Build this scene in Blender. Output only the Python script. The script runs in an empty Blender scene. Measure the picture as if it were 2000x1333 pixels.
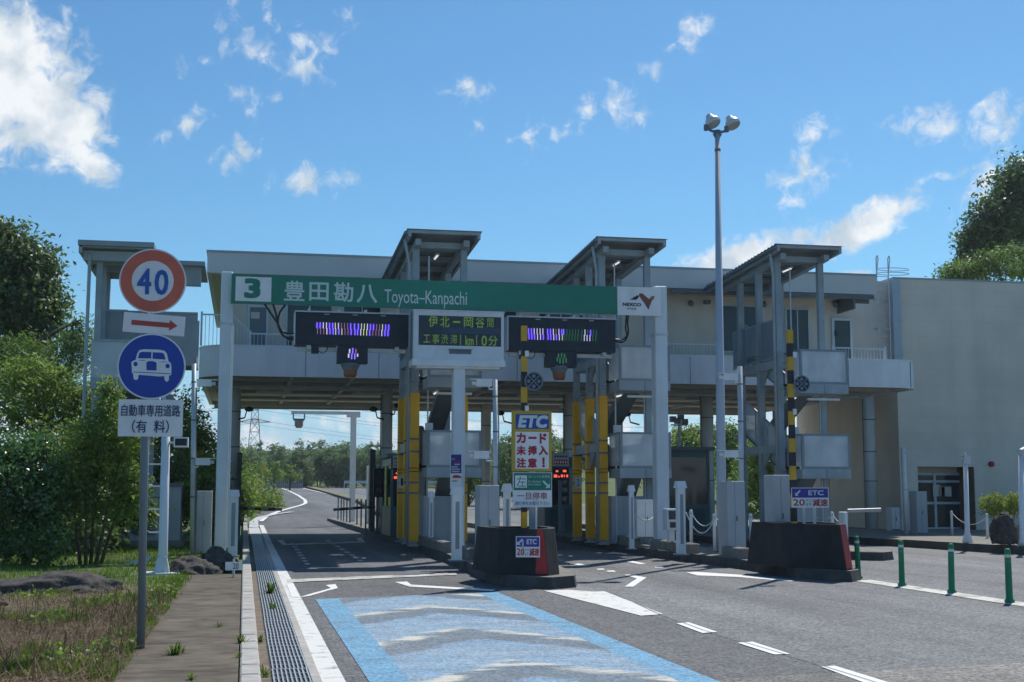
import bpy, math, random
from mathutils import Vector, Matrix, noise as mnoise
R_ = math.radians
rnd = random.Random(7)
S = bpy.context.scene
COL = S.collection

# ------------------------------------------------------------------ camera
FPX, YAW, PIT, ROLL, CH = 2550.4, .200959, .114045, .00092, 1.65
cy, sy, cp, sp = math.cos(YAW), math.sin(YAW), math.cos(PIT), math.sin(PIT)
F = Vector((sy*cp, cy*cp, sp)); Rt = Vector((cy, -sy, 0)); U = Rt.cross(F)
cr, sr = math.cos(ROLL), math.sin(ROLL)
Rt, U = Rt*cr + U*sr, U*cr - Rt*sr
cam = bpy.data.cameras.new('camera'); co = bpy.data.objects.new('camera', cam); COL.objects.link(co)
cam.sensor_width = 36; cam.lens = FPX/2000*36; cam.clip_end = 6000; cam.clip_start = .1
M = Matrix.Identity(4)
for i in range(3):
    M[i][0] = Rt[i]; M[i][1] = U[i]; M[i][2] = -F[i]
M[0][3], M[1][3], M[2][3] = 0, 0, CH
co.matrix_world = M
S.camera = co
S.render.resolution_x, S.render.resolution_y = 1024, 682

def ray(px, py): return F + Rt*((px-1000)/FPX) - U*((py-666.5)/FPX)
def at(px, py, Y):                       # point of the vertical plane y = Y seen at a pixel of the photo
    d = ray(px, py); t = Y/d.y; return Vector((d.x*t, Y, CH+d.z*t))
def gr(px, py, z=0.):                    # point of the level plane z seen at a pixel
    d = ray(px, py); t = (z-CH)/d.z; return Vector((d.x*t, d.y*t, z))
def azel(px, py):
    d = ray(px, py).normalized(); return math.atan2(d.x, d.y), math.asin(d.z)

# ------------------------------------------------------------------ sun, sky, exposure
SUN_EL, SUN_AZ = R_(51.6), R_(37.1)
S.view_settings.view_transform = 'Standard'; S.view_settings.look = 'None'
S.view_settings.gamma = 1; S.view_settings.exposure = 0
sl = bpy.data.lights.new('sun', 'SUN'); so = bpy.data.objects.new('sun', sl); COL.objects.link(so)
sl.energy = 4.3; sl.angle = R_(.53); sl.color = (1, .95, .87)
sv = Vector((math.sin(SUN_AZ)*math.cos(SUN_EL), math.cos(SUN_AZ)*math.cos(SUN_EL), math.sin(SUN_EL)))
so.rotation_euler = sv.to_track_quat('Z', 'Y').to_euler(); so.location = (0, 0, 60)

W = bpy.data.worlds.new('World'); S.world = W; W.use_nodes = True
nt = W.node_tree; nt.nodes.clear()
def N(t, **k):
    n = nt.nodes.new(t)
    for a, b in k.items(): setattr(n, a, b)
    return n
def L(a, b): nt.links.new(a, b)
def mth(op, a, b=None, c=None, clamp=False):
    n = N('ShaderNodeMath', operation=op, use_clamp=clamp)
    for i, v in enumerate((a, b, c)):
        if v is None: continue
        if isinstance(v, (int, float)): n.inputs[i].default_value = v
        else: L(v, n.inputs[i])
    return n.outputs[0]
sky = N('ShaderNodeTexSky', sky_type='NISHITA'); sky.sun_disc = False
sky.sun_elevation = SUN_EL; sky.sun_rotation = SUN_AZ; sky.air_density = 1.0; sky.dust_density = .3; sky.ozone_density = 2.2
tc = N('ShaderNodeTexCoord'); sep = N('ShaderNodeSeparateXYZ'); L(tc.outputs['Generated'], sep.inputs[0])
az = mth('ARCTAN2', sep.outputs[0], sep.outputs[1]); el = mth('ARCSINE', sep.outputs[2])
P = N('ShaderNodeCombineXYZ'); L(az, P.inputs[0]); L(el, P.inputs[1])
CL = [(0,150,130,130,0,2.2),(90,215,105,85,30,2.2),(150,240,55,65,0,2.0),(165,300,62,38,50,1.6),(198,345,34,24,60,1.2),(-30,60,75,70,0,2.0),(60,110,50,50,0,1.6),
 (440,55,16,50,10,.62),(388,118,40,16,-35,.42),(500,100,50,36,0,.6),(585,80,44,28,0,.62),(592,125,58,36,20,.85),(640,100,24,30,0,.42),
 (480,197,28,24,0,.75),(540,195,20,18,0,.5),(362,243,50,20,-35,.85),(462,300,52,26,-50,.9),(605,352,66,30,0,1.05),(915,182,40,22,0,1.0),
 (928,243,12,15,0,.5),(1035,268,32,30,0,.5),(1148,210,40,22,-60,1.0),(1110,245,34,17,-40,.7),(1210,205,48,46,0,.72),(1268,140,24,20,-30,.6),
 (1352,58,34,32,-30,1.1),(1318,85,28,8,-35,.5),(1595,252,42,22,0,.9),(1820,243,72,27,5,1.1),(1940,232,48,40,-30,1.15),(1570,340,60,44,-30,.8),
 (1558,385,32,24,-40,.8),(1845,343,50,15,-5,.6),(1690,440,95,34,-25,2.1),(1740,415,50,24,-20,1.8),(1570,458,36,26,-30,1.1),(1440,500,105,30,-15,2.0),(1500,475,40,22,-20,1.6),(1925,355,32,60,30,.9),
 (1670,537,32,10,0,1.1),(680,48,18,22,0,.4),(525,25,12,28,0,.45)]
dens = None
for cx, cy_, rx, ry, rot, w in CL:
    a, e = azel(cx, cy_)
    mp = N('ShaderNodeMapping', vector_type='TEXTURE'); L(P.outputs[0], mp.inputs[0])
    mp.inputs[1].default_value = (a, e, 0); mp.inputs[2].default_value = (0, 0, R_(-rot)); mp.inputs[3].default_value = (rx/FPX*1.62, ry/FPX*1.62, 1)
    ln = N('ShaderNodeVectorMath', operation='LENGTH'); L(mp.outputs[0], ln.inputs[0])
    d = mth('MULTIPLY_ADD', ln.outputs['Value'], -w*1.1, w)
    dens = d if dens is None else mth('MAXIMUM', dens, d)
# low cumulus heaps near the horizon
bn = N('ShaderNodeTexNoise', noise_dimensions='3D'); mpb = N('ShaderNodeMapping'); L(P.outputs[0], mpb.inputs[0])
mpb.inputs[3].default_value = (9, 26, 1); L(mpb.outputs[0], bn.inputs['Vector']); bn.inputs['Scale'].default_value = 1.6; bn.inputs['Detail'].default_value = 3
band = mth('SUBTRACT', mth('MULTIPLY', bn.outputs[0], 3.5), mth('ADD', mth('MULTIPLY', mth('ABSOLUTE', mth('SUBTRACT', el, .03)), 15), .9))
dens = mth('MAXIMUM', dens, mth('MINIMUM', band, .95))
n1 = N('ShaderNodeTexNoise'); L(P.outputs[0], n1.inputs['Vector']); n1.inputs['Scale'].default_value = 62; n1.inputs['Detail'].default_value = 9
n1.inputs['Roughness'].default_value = .62; n1.inputs['Distortion'].default_value = .45
cov = mth('MULTIPLY_ADD', mth('SUBTRACT', n1.outputs[0], .51), 3.0, dens)
mr = N('ShaderNodeMapRange', interpolation_type='SMOOTHSTEP'); L(cov, mr.inputs[0]); mr.inputs[1].default_value = .1; mr.inputs[2].default_value = 1.35
mr.inputs[4].default_value = .97
n2 = N('ShaderNodeTexNoise'); L(P.outputs[0], n2.inputs['Vector']); n2.inputs['Scale'].default_value = 34; n2.inputs['Detail'].default_value = 7
cr_ = N('ShaderNodeValToRGB'); L(n2.outputs[0], cr_.inputs[0])
cr_.color_ramp.elements[0].position = .34; cr_.color_ramp.elements[0].color = (.56, .66, .75, 1)
cr_.color_ramp.elements[1].position = .58; cr_.color_ramp.elements[1].color = (.93, .96, .98, 1)
SKY_K = .108
hs = N('ShaderNodeHueSaturation'); hs.inputs['Saturation'].default_value = 1.08; hs.inputs['Value'].default_value = SKY_K; L(sky.outputs[0], hs.inputs['Color'])
tint = N('ShaderNodeMix', data_type='RGBA', blend_type='MULTIPLY'); tint.inputs[0].default_value = 1
L(hs.outputs[0], tint.inputs[6]); tint.inputs[7].default_value = (.56, .90, 1.03, 1)
lowf = N('ShaderNodeMapRange', interpolation_type='SMOOTHSTEP'); L(el, lowf.inputs[0]); lowf.inputs[1].default_value = .0; lowf.inputs[2].default_value = .17; lowf.inputs[3].default_value = .8; lowf.inputs[4].default_value = 0
low = N('ShaderNodeMix', data_type='RGBA'); L(lowf.outputs[0], low.inputs[0]); L(tint.outputs[2], low.inputs[6]); low.inputs[7].default_value = (.36, .62, .87, 1)
mx = N('ShaderNodeMix', data_type='RGBA'); L(mr.outputs[0], mx.inputs[0]); L(low.outputs[2], mx.inputs[6]); L(cr_.outputs[0], mx.inputs[7])
dv = N('ShaderNodeVectorMath', operation='SCALE'); L(mx.outputs[2], dv.inputs[0]); dv.inputs['Scale'].default_value = 1/.1
bg = N('ShaderNodeBackground'); L(dv.outputs[0], bg.inputs[0]); bg.inputs[1].default_value = .1
wo = N('ShaderNodeOutputWorld'); L(bg.outputs[0], wo.inputs[0])

# ------------------------------------------------------------------ materials
MATS = {}
def mat(name, col, rough=.6, var=.12, scale=3., metal=0., bump=0., stretch=None, dirt=None, dirt_scale=1.2, dirt_amt=.5, spec=.5):
    if name in MATS: return MATS[name]
    m = bpy.data.materials.new(name); m.use_nodes = True; MATS[name] = m
    t = m.node_tree; b = t.nodes['Principled BSDF']
    b.inputs['Roughness'].default_value = rough; b.inputs['Metallic'].default_value = metal; b.inputs['Specular IOR Level'].default_value = spec
    tcn = t.nodes.new('ShaderNodeTexCoord'); v = tcn.outputs['Object']
    if stretch:
        mp = t.nodes.new('ShaderNodeMapping'); mp.inputs[3].default_value = stretch; t.links.new(v, mp.inputs[0]); v = mp.outputs[0]
    n = t.nodes.new('ShaderNodeTexNoise'); n.inputs['Scale'].default_value = scale; n.inputs['Detail'].default_value = 6; t.links.new(v, n.inputs['Vector'])
    r = t.nodes.new('ShaderNodeValToRGB'); t.links.new(n.outputs[0], r.inputs[0])
    r.color_ramp.elements[0].position = .3; r.color_ramp.elements[1].position = .7
    r.color_ramp.elements[0].color = tuple(c*(1-var) for c in col)+(1,); r.color_ramp.elements[1].color = tuple(min(1, c*(1+var)) for c in col)+(1,)
    out = r.outputs[0]
    if dirt:
        n3 = t.nodes.new('ShaderNodeTexNoise'); n3.inputs['Scale'].default_value = dirt_scale; n3.inputs['Detail'].default_value = 8; n3.inputs['Roughness'].default_value = .65
        mp2 = t.nodes.new('ShaderNodeMapping'); mp2.inputs[3].default_value = (1, 1, .22); t.links.new(tcn.outputs['Object'], mp2.inputs[0]); t.links.new(mp2.outputs[0], n3.inputs['Vector'])
        rr = t.nodes.new('ShaderNodeMapRange'); rr.inputs[1].default_value = .45; rr.inputs[2].default_value = .72; rr.inputs[4].default_value = dirt_amt; t.links.new(n3.outputs[0], rr.inputs[0])
        mxn = t.nodes.new('ShaderNodeMix'); mxn.data_type = 'RGBA'; t.links.new(rr.outputs[0], mxn.inputs[0]); t.links.new(out, mxn.inputs[6]); mxn.inputs[7].default_value = tuple(dirt)+(1,)
        out = mxn.outputs[2]
    t.links.new(out, b.inputs['Base Color'])
    if bump:
        bp = t.nodes.new('ShaderNodeBump'); bp.inputs['Strength'].default_value = bump; bp.inputs['Distance'].default_value = .02
        t.links.new(n.outputs[0], bp.inputs['Height']); t.links.new(bp.outputs[0], b.inputs['Normal'])
    return m
def emis(name, col, k, base=(.02, .02, .02)):
    if name in MATS: return MATS[name]
    m = mat(name, base, .4, 0); b = m.node_tree.nodes['Principled BSDF']
    b.inputs['Emission Color'].default_value = tuple(col)+(1,); b.inputs['Emission Strength'].default_value = k
    return m
def leafmat(name, c1, c2, rough=.5, trans=.35, spec=.4):
    if name in MATS: return MATS[name]
    m = bpy.data.materials.new(name); m.use_nodes = True; MATS[name] = m
    t = m.node_tree; b = t.nodes['Principled BSDF']; b.inputs['Roughness'].default_value = rough; b.inputs['Specular IOR Level'].default_value = spec
    g = t.nodes.new('ShaderNodeNewGeometry'); tcn = t.nodes.new('ShaderNodeTexCoord')
    n = t.nodes.new('ShaderNodeTexNoise'); n.inputs['Scale'].default_value = .9; n.inputs['Detail'].default_value = 3; t.links.new(tcn.outputs['Object'], n.inputs['Vector'])
    ad = t.nodes.new('ShaderNodeMath'); ad.operation = 'MULTIPLY_ADD'; t.links.new(g.outputs['Random Per Island'], ad.inputs[0]); ad.inputs[1].default_value = .55
    ms = t.nodes.new('ShaderNodeMath'); ms.operation = 'MULTIPLY_ADD'; t.links.new(n.outputs[0], ms.inputs[0]); ms.inputs[1].default_value = 1.6; ms.inputs[2].default_value = -.55
    t.links.new(ms.outputs[0], ad.inputs[2])
    r = t.nodes.new('ShaderNodeValToRGB'); t.links.new(ad.outputs[0], r.inputs[0])
    r.color_ramp.elements[0].color = tuple(c1)+(1,); r.color_ramp.elements[1].color = tuple(c2)+(1,)
    t.links.new(r.outputs[0], b.inputs['Base Color'])
    tr = t.nodes.new('ShaderNodeBsdfTranslucent'); sc_ = t.nodes.new('ShaderNodeVectorMath'); sc_.operation = 'MULTIPLY'; t.links.new(r.outputs[0], sc_.inputs[0]); sc_.inputs[1].default_value = (1.12, 1.3, .95); t.links.new(sc_.outputs[0], tr.inputs[0])
    mxs = t.nodes.new('ShaderNodeMixShader'); mxs.inputs[0].default_value = trans
    o = t.nodes['Material Output']; t.links.new(b.outputs[0], mxs.inputs[1]); t.links.new(tr.outputs[0], mxs.inputs[2]); t.links.new(mxs.outputs[0], o.inputs[0])
    return m
def glassmat(name, col, rough=.08):
    m = mat(name, col, rough, 0); return m

STEEL = mat('painted_steel', (.33, .395, .43), .5, .12, 2.5, dirt=(.12, .13, .13), dirt_amt=.35)
STEELD = mat('dark_steel', (.13, .165, .185), .55, .12, 3)
GALV = mat('galvanised_steel', (.52, .57, .60), .45, .1, 4, metal=.15, dirt=(.2, .2, .19), dirt_amt=.3)
GANT = mat('gantry_paint', (.68, .73, .77), .45, .05, 2, dirt=(.26, .25, .22), dirt_amt=.3, dirt_scale=1.6)
WHITEP = mat('white_paint_metal', (.78, .80, .82), .45, .05, 3, dirt=(.36, .35, .31), dirt_amt=.35)
PANEL = mat('fascia_panel', (.76, .79, .84), .4, .04, .8, dirt=(.34, .35, .36), dirt_amt=.3)
WALL = mat('beige_wall', (.66, .62, .56), .8, .05, 1.2, bump=.05, dirt=(.36, .33, .29), dirt_amt=.3)
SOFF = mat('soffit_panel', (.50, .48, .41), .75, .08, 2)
ROOFC = mat('roof_fascia', (.58, .58, .57), .6, .05, 1)
BLACK = mat('black_casing', (.006, .016, .030), .5, .2, 4)
DARKG = glassmat('dark_glass', (.03, .045, .055), .06)
GREEN = mat('sign_green', (.008, .20, .135), .5, .08, 2, dirt=(.03, .17, .13), dirt_amt=.6, dirt_scale=2)
WHITE = mat('sign_white', (.82, .82, .82), .5, .04, 3, dirt=(.52, .50, .45), dirt_amt=.4, dirt_scale=4)
BLUE = mat('sign_blue', (.012, .055, .36), .5, .04, 3)
NAVY = mat('sign_navy', (.03, .02, .22), .5, .05, 3)
RED = mat('sign_red', (.42, .02, .025), .5, .08, 3)
ORNG = mat('sign_faded_red', (.62, .13, .075), .5, .14, 5)
INK = mat('sign_ink', (.02, .022, .05), .6, 0)
YEL = mat('guard_yellow', (.86, .42, .01), .5, .08, 3, dirt=(.35, .2, .03), dirt_amt=.35)
YELF = mat('sign_yellow', (.50, .33, .03), .5, .08, 4)
BLKP = mat('stripe_black', (.012, .014, .022), .5, .1)
CONC = mat('concrete', (.24, .225, .20), .9, .22, 5, bump=.3, dirt=(.14, .13, .115), dirt_amt=.6)
CONCD = mat('weathered_concrete', (.020, .0225, .027), .9, .25, 4, bump=.4, dirt=(.07, .07, .068), dirt_amt=.35, dirt_scale=2.6)
CONCL = mat('kerb_concrete', (.44, .42, .385), .9, .16, 6, bump=.3, dirt=(.24, .22, .19), dirt_amt=.5)
ROCK = mat('rock', (.062, .054, .049), .95, .6, 9, bump=1.0, dirt=(.13, .12, .105), dirt_amt=.4)
BARK = mat('bark', (.10, .08, .06), .9, .3, 8, bump=.5)
RUBBER = mat('black_cable', (.012, .013, .016), .45, .1)
TEAL = mat('booth_teal', (.03, .10, .11), .4, .1, 2)
GRNB = mat('bollard_green', (.015, .20, .075), .5, .1, 4)
REFL = mat('reflective_band', (.55, .62, .6), .3, .05)
LAMPG = mat('lamp_glass', (.38, .40, .39), .15, .1)
AMB = mat('amber_lens', (.22, .075, .03), .3, .1)
FROST = mat('frosted_panel', (.62, .68, .72), .3, .14, 1.6, dirt=(.40, .45, .48), dirt_amt=.7, dirt_scale=1.6)  # vertical streaks put reflections and the framing behind into the panel colour
def seethrough(m, f):
    t = m.node_tree; b = t.nodes['Principled BSDF']; o = t.nodes['Material Output']; x = t.nodes.new('ShaderNodeMixShader'); tr = t.nodes.new('ShaderNodeBsdfTransparent')
    x.inputs[0].default_value = f; t.links.new(b.outputs[0], x.inputs[1]); t.links.new(tr.outputs[0], x.inputs[2]); t.links.new(x.outputs[0], o.inputs[0])
seethrough(FROST, .28)
LEDK = {'v': emis('led_violet', (.22, .14, 1), 1.3), 'w': emis('led_lilac', (.62, .58, 1), 1.0), 'y': emis('led_lime', (.8, 1, .6), .7),
        'g': emis('led_green', (.1, .6, .25), .22), 'p': emis('led_pink', (.55, .25, .6), .45), 'b': emis('led_blue_glow', (.06, .0, .9), .5), 'r': emis('led_red', (1, .12, .06), 1.3), 't': emis('led_text_green', (.20, .42, .05), .34)}

# ------------------------------------------------------------------ mesh builder
class MB:
    def __init__(s): s.v, s.f, s.m = [], [], []
    def add(s, vs, fs, mi=0):
        o = len(s.v); s.v += [tuple(v) for v in vs]; s.f += [tuple(i+o for i in f) for f in fs]; s.m += [mi]*len(fs); return s
    def box(s, x0, x1, y0, y1, z0, z1, mi=0):
        if x0 > x1: x0, x1 = x1, x0
        if y0 > y1: y0, y1 = y1, y0
        if z0 > z1: z0, z1 = z1, z0
        return s.add([(x0,y0,z0),(x1,y0,z0),(x1,y1,z0),(x0,y1,z0),(x0,y0,z1),(x1,y0,z1),(x1,y1,z1),(x0,y1,z1)],
              [(0,3,2,1),(4,5,6,7),(0,1,5,4),(1,2,6,5),(2,3,7,6),(3,0,4,7)], mi)
    def cbox(s, x0, x1, y0, y1, z0, z1, b=.01, mi=0):          # box with chamfered vertical and top edges
        if x0 > x1: x0, x1 = x1, x0
        ring = lambda z, k: [(x0+b+k,y0+k,z),(x1-b-k,y0+k,z),(x1-k,y0+b+k,z),(x1-k,y1-b-k,z),(x1-b-k,y1-k,z),(x0+b+k,y1-k,z),(x0+k,y1-b-k,z),(x0+k,y0+b+k,z)]
        vs = ring(z0, 0)+ring(z1-b, 0)+ring(z1, b)
        fs = [tuple(range(7, -1, -1)), tuple(range(16, 24))]
        for r in (0, 8):
            fs += [(r+i, r+(i+1) % 8, r+8+(i+1) % 8, r+8+i) for i in range(8)]
        return s.add(vs, fs, mi)
    def tube(s, pts, r, seg=10, mi=0, cap=True):
        pts = [Vector(p) for p in pts]; n = len(pts); rs = r if isinstance(r, (list, tuple)) else [r]*n
        vs, fs = [], []; pu = None
        for i, p in enumerate(pts):
            t = (pts[min(i+1, n-1)]-pts[max(i-1, 0)])
            t = t.normalized() if t.length > 1e-9 else Vector((0, 0, 1))
            u = (pu - t*pu.dot(t)) if pu else (Vector((1, 0, 0)) - t*t.x if abs(t.x) < .9 else Vector((0, 1, 0)) - t*t.y)
            u.normalize(); pu = u; w = t.cross(u)
            vs += [p+(u*math.cos(a)+w*math.sin(a))*rs[i] for a in (2*math.pi*k/seg for k in range(seg))]
        for i in range(n-1):
            fs += [(i*seg+k, i*seg+(k+1) % seg, (i+1)*seg+(k+1) % seg, (i+1)*seg+k) for k in range(seg)]
        if cap: fs += [tuple(range(seg-1, -1, -1)), tuple(range((n-1)*seg, n*seg))]
        return s.add(vs, fs, mi)
    def prism(s, poly, z0, z1, mi=0):                          # xy polygon (ccw) extruded along z
        n = len(poly); vs = [(x, y, z0) for x, y in poly]+[(x, y, z1) for x, y in poly]
        return s.add(vs, [tuple(range(n-1, -1, -1)), tuple(range(n, 2*n))]+[(i, (i+1) % n, n+(i+1) % n, n+i) for i in range(n)], mi)
    def prismy(s, poly, y0, y1, mi=0):                         # xz polygon (ccw seen from -y) extruded along y
        n = len(poly); vs = [(x, y0, z) for x, z in poly]+[(x, y1, z) for x, z in poly]
        return s.add(vs, [tuple(range(n)), tuple(range(2*n-1, n-1, -1))]+[(i, n+i, n+(i+1) % n, (i+1) % n) for i in range(n)], mi)
    def frustum(s, poly0, z0, poly1, z1, mi=0):
        n = len(poly0); vs = [(x, y, z0) for x, y in poly0]+[(x, y, z1) for x, y in poly1]
        return s.add(vs, [tuple(range(n-1, -1, -1)), tuple(range(n, 2*n))]+[(i, (i+1) % n, n+(i+1) % n, n+i) for i in range(n)], mi)
    def sheet(s, poly, z, mi=0): return s.add([(x, y, z) for x, y in poly], [tuple(range(len(poly)))], mi)
    def disc(s, c, r, y0, y1, seg=40, mi=0): return s.prismy([(c[0]+r*math.cos(2*math.pi*k/seg), c[1]+r*math.sin(2*math.pi*k/seg)) for k in range(seg)], y0, y1, mi)
    def ring(s, c, r0, r1, y0, y1, seg=40, mi=0):
        vs, fs = [], []
        for k in range(seg):
            a = 2*math.pi*k/seg; ca, sa = math.cos(a), math.sin(a)
            vs += [(c[0]+r0*ca, y0, c[1]+r0*sa), (c[0]+r1*ca, y0, c[1]+r1*sa), (c[0]+r1*ca, y1, c[1]+r1*sa), (c[0]+r0*ca, y1, c[1]+r0*sa)]
        for k in range(seg):
            a, b = k*4, (k+1) % seg*4
            fs += [(a, a+1, b+1, b), (a+1, a+2, b+2, b+1), (a+2, a+3, b+3, b+2), (a+3, a, b, b+3)]
        return s.add(vs, fs, mi)
    def lathe(s, prof, c=(0, 0), seg=16, mi=0):                # (r, z) profile about a vertical axis
        vs = [(c[0]+r*math.cos(2*math.pi*k/seg), c[1]+r*math.sin(2*math.pi*k/seg), z) for r, z in prof for k in range(seg)]
        n = len(prof); fs = [(i*seg+k, i*seg+(k+1) % seg, (i+1)*seg+(k+1) % seg, (i+1)*seg+k) for i in range(n-1) for k in range(seg)]
        return s.add(vs, fs+[tuple(range(seg-1, -1, -1)), tuple(range((n-1)*seg, n*seg))], mi)
    def text(s, body, x0, x1, z0, z1, y, mi=0, bold=.0, t=.003, keep=False):
        vs, fs = glyphs(body, 0)
        ax0, ax1 = min(v[0] for v in vs), max(v[0] for v in vs); ay0, ay1 = min(v[1] for v in vs), max(v[1] for v in vs)
        kx = (x1-x0)/(ax1-ax0); kz = (z1-z0)/max(1e-6, ay1-ay0)
        if keep: kz = kx = min(kx, kz)
        mx_, mz_ = (x0+x1)/2, (z0+z1)/2
        b = bold*kz*1.25
        if b: kx *= max(.5, 1-2*b/max(1e-6, x1-x0)); kz *= max(.5, 1-2*b/max(1e-6, z1-z0))
        for i, (du, dw) in enumerate(((-b, -b), (b, -b), (b, b), (-b, b), (0, b), (0, -b), (b, 0), (-b, 0)) if b else ((0, 0),)):
            s.add([(mx_+du+(v[0]-(ax0+ax1)/2)*kx, y-v[2]*t-.00023*i, mz_+dw+(v[1]-(ay0+ay1)/2)*kz) for v in vs], fs, mi)
        return s
    def xform(s, m):
        s.v = [tuple(m @ Vector(v)) for v in s.v]; return s
    def build(s, name, mats, parent=None, origin=None, smooth=False):
        if parent is not None and origin is None: origin = parent.location
        o = Vector(origin) if origin is not None else Vector((0, 0, 0))
        me = bpy.data.meshes.new(name); me.from_pydata([Vector(v)-o for v in s.v], [], s.f)
        for m in (mats if isinstance(mats, (list, tuple)) else [mats]): me.materials.append(m)
        if any(s.m): me.polygons.foreach_set('material_index', s.m)
        if smooth: me.polygons.foreach_set('use_smooth', [True]*len(me.polygons)); 
        me.update()
        ob = bpy.data.objects.new(name, me); COL.objects.link(ob)
        if parent is not None:
            ob.parent = parent; ob.location = o-Vector(parent.location) if parent.parent is None else (0, 0, 0)
        else: ob.location = o
        return ob
GC = {}
def glyphs(body, bold):
    k = (body, bold)
    if k in GC: return GC[k]
    cu = bpy.data.curves.new('lettering', 'FONT'); cu.body = body; cu.extrude = .5; cu.offset = bold; cu.resolution_u = 3; cu.fill_mode = 'FRONT' if False else 'BOTH'
    o = bpy.data.objects.new('lettering', cu); COL.objects.link(o)
    dg = bpy.context.evaluated_depsgraph_get(); dg.update()
    me = bpy.data.meshes.new_from_object(o.evaluated_get(dg))
    vs = [tuple(v.co) for v in me.vertices]; fs = [tuple(p.vertices) for p in me.polygons]
    bpy.data.objects.remove(o); bpy.data.curves.remove(cu); bpy.data.meshes.remove(me)
    GC[k] = (vs, fs); return GC[k]
def tag(o, label, cat, group=None):
    o['label'] = label; o['category'] = cat
    if group: o['group'] = group
    return o
def thing(name, label, cat, loc, group=None):
    o = bpy.data.objects.new(name, None); COL.objects.link(o); o.location = loc; o.empty_display_size = .2
    return tag(o, label, cat, group)
def struct(o): o['kind'] = 'structure'; return o
def stuff(o): o['kind'] = 'stuff'; return o
def sub(name, mb, mats, part, smooth=False):                  # a sub-part under a part (shares the part's origin)
    r = part.parent
    o = mb.build(name, mats, None, r.location, smooth); o.parent = part; o.location = (0, 0, 0); return o
def kids(o): return [c for c in bpy.data.objects if c.parent is o]
def copy_tree(o, parent=None):
    c = o.copy(); COL.objects.link(c)
    if parent is not None: c.parent = parent
    for ch in kids(o): copy_tree(ch, c)
    return c
def px_rect(px0, py0, px1, py1, Y):
    xm, ym = (px0+px1)/2, (py0+py1)/2
    return at(px0, ym, Y).x, at(px1, ym, Y).x, at(xm, py1, Y).z, at(xm, py0, Y).z
def pbox(mb, px0, py0, px1, py1, Y, d, mi=0):
    x0, x1, z0, z1 = px_rect(px0, py0, px1, py1, Y); mb.box(x0, x1, Y, Y+d, z0, z1, mi); return x0, x1, z0, z1
# ================================================================== SETTING
def zr(y):
    t = max(0., y-58.); return .0157*t*t/(t+14.) if t > 0 else 0.
def terr(x, y):
    z = zr(min(y, 215.))-.05
    if x < -.6: z += min(.17, (-.6-x)*.6)
    if x < -4: z += min(2.6, (-4-x)*.13)*min(1, max(0, (y-18)/16))
    if y > 62 and x < 1.0: z += min(1.6, (1.0-x)*.16)*min(1, (y-62)/14)
    if x > 27: z += min(3, (x-27)*.1)
    if y > 215: z += (y-215)*.012
    if y > 4: z += .05*(mnoise.noise(Vector((x*.35, y*.35, 0))))*(1 if (x < -1.3 and y < 45) else 0)
    return z
def road_hit(px, py):
    d = ray(px, py); t = 20.
    for _ in range(4000):
        p = Vector((0, 0, CH))+d*t
        if p.z <= zr(p.y): return Vector((p.x, p.y, zr(p.y)))
        t += .06
    return Vector((p.x, p.y, zr(p.y)))
xs = [-260, -160, -100, -70, -50, -38, -30, -24, -19, -15, -12, -10]+[-8.5+.5*i for i in range(15)]+[-1.2, -1.0, -.5, .15, .9, 1.5, 4, 8, 12, 16, 20, 24, 27, 31, 36, 44, 56, 75, 110, 170, 260]
ys = [-30, -10, 0, 4]+[6+1.0*i for i in range(40)]+[46+3*i for i in range(18)]+[102, 110, 120, 132, 145, 160, 178, 198, 215, 240, 280, 340, 420, 560, 760, 1100, 1800]
vs = [(x, y, terr(x, y)) for y in ys for x in xs]; nx = len(xs)
g = MB().add(vs, [(j*nx+i, j*nx+i+1, (j+1)*nx+i+1, (j+1)*nx+i) for j in range(len(ys)-1) for i in range(nx-1)])
def groundmat():
    m = bpy.data.materials.new('ground_soil_grass'); m.use_nodes = True; t = m.node_tree; b = t.nodes['Principled BSDF']; b.inputs['Roughness'].default_value = .95
    tcn = t.nodes.new('ShaderNodeTexCoord'); n = t.nodes.new('ShaderNodeTexNoise'); n.inputs['Scale'].default_value = .55; n.inputs['Detail'].default_value = 9; n.inputs['Roughness'].default_value = .7
    t.links.new(tcn.outputs['Object'], n.inputs['Vector'])
    sx = t.nodes.new('ShaderNodeSeparateXYZ'); t.links.new(tcn.outputs['Object'], sx.inputs[0])
    f = t.nodes.new('ShaderNodeMapRange'); f.inputs[1].default_value = 17; f.inputs[2].default_value = 24; f.inputs[3].default_value = -.28; f.inputs[4].default_value = .2; t.links.new(sx.outputs[1], f.inputs[0])
    a = t.nodes.new('ShaderNodeMath'); t.links.new(n.outputs[0], a.inputs[0]); t.links.new(f.outputs[0], a.inputs[1])
    r = t.nodes.new('ShaderNodeValToRGB'); t.links.new(a.outputs[0], r.inputs[0]); e = r.color_ramp.elements
    e[0].position = .2; e[0].color = (.09, .068, .045, 1); e[1].position = .72; e[1].color = (.085, .14, .03, 1)
    k = e.new(.4); k.color = (.17, .14, .085, 1); k = e.new(.54); k.color = (.12, .13, .045, 1)
    t.links.new(r.outputs[0], b.inputs['Base Color'])
    n4 = t.nodes.new('ShaderNodeTexNoise'); n4.inputs['Scale'].default_value = 14; n4.inputs['Detail'].default_value = 6; t.links.new(tcn.outputs['Object'], n4.inputs['Vector'])
    bp = t.nodes.new('ShaderNodeBump'); bp.inputs['Strength'].default_value = .8; bp.inputs['Distance'].default_value = .06; t.links.new(n4.outputs[0], bp.inputs['Height']); t.links.new(bp.outputs[0], b.inputs['Normal'])
    return m
struct(g.build('ground', groundmat(), smooth=True))

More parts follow.
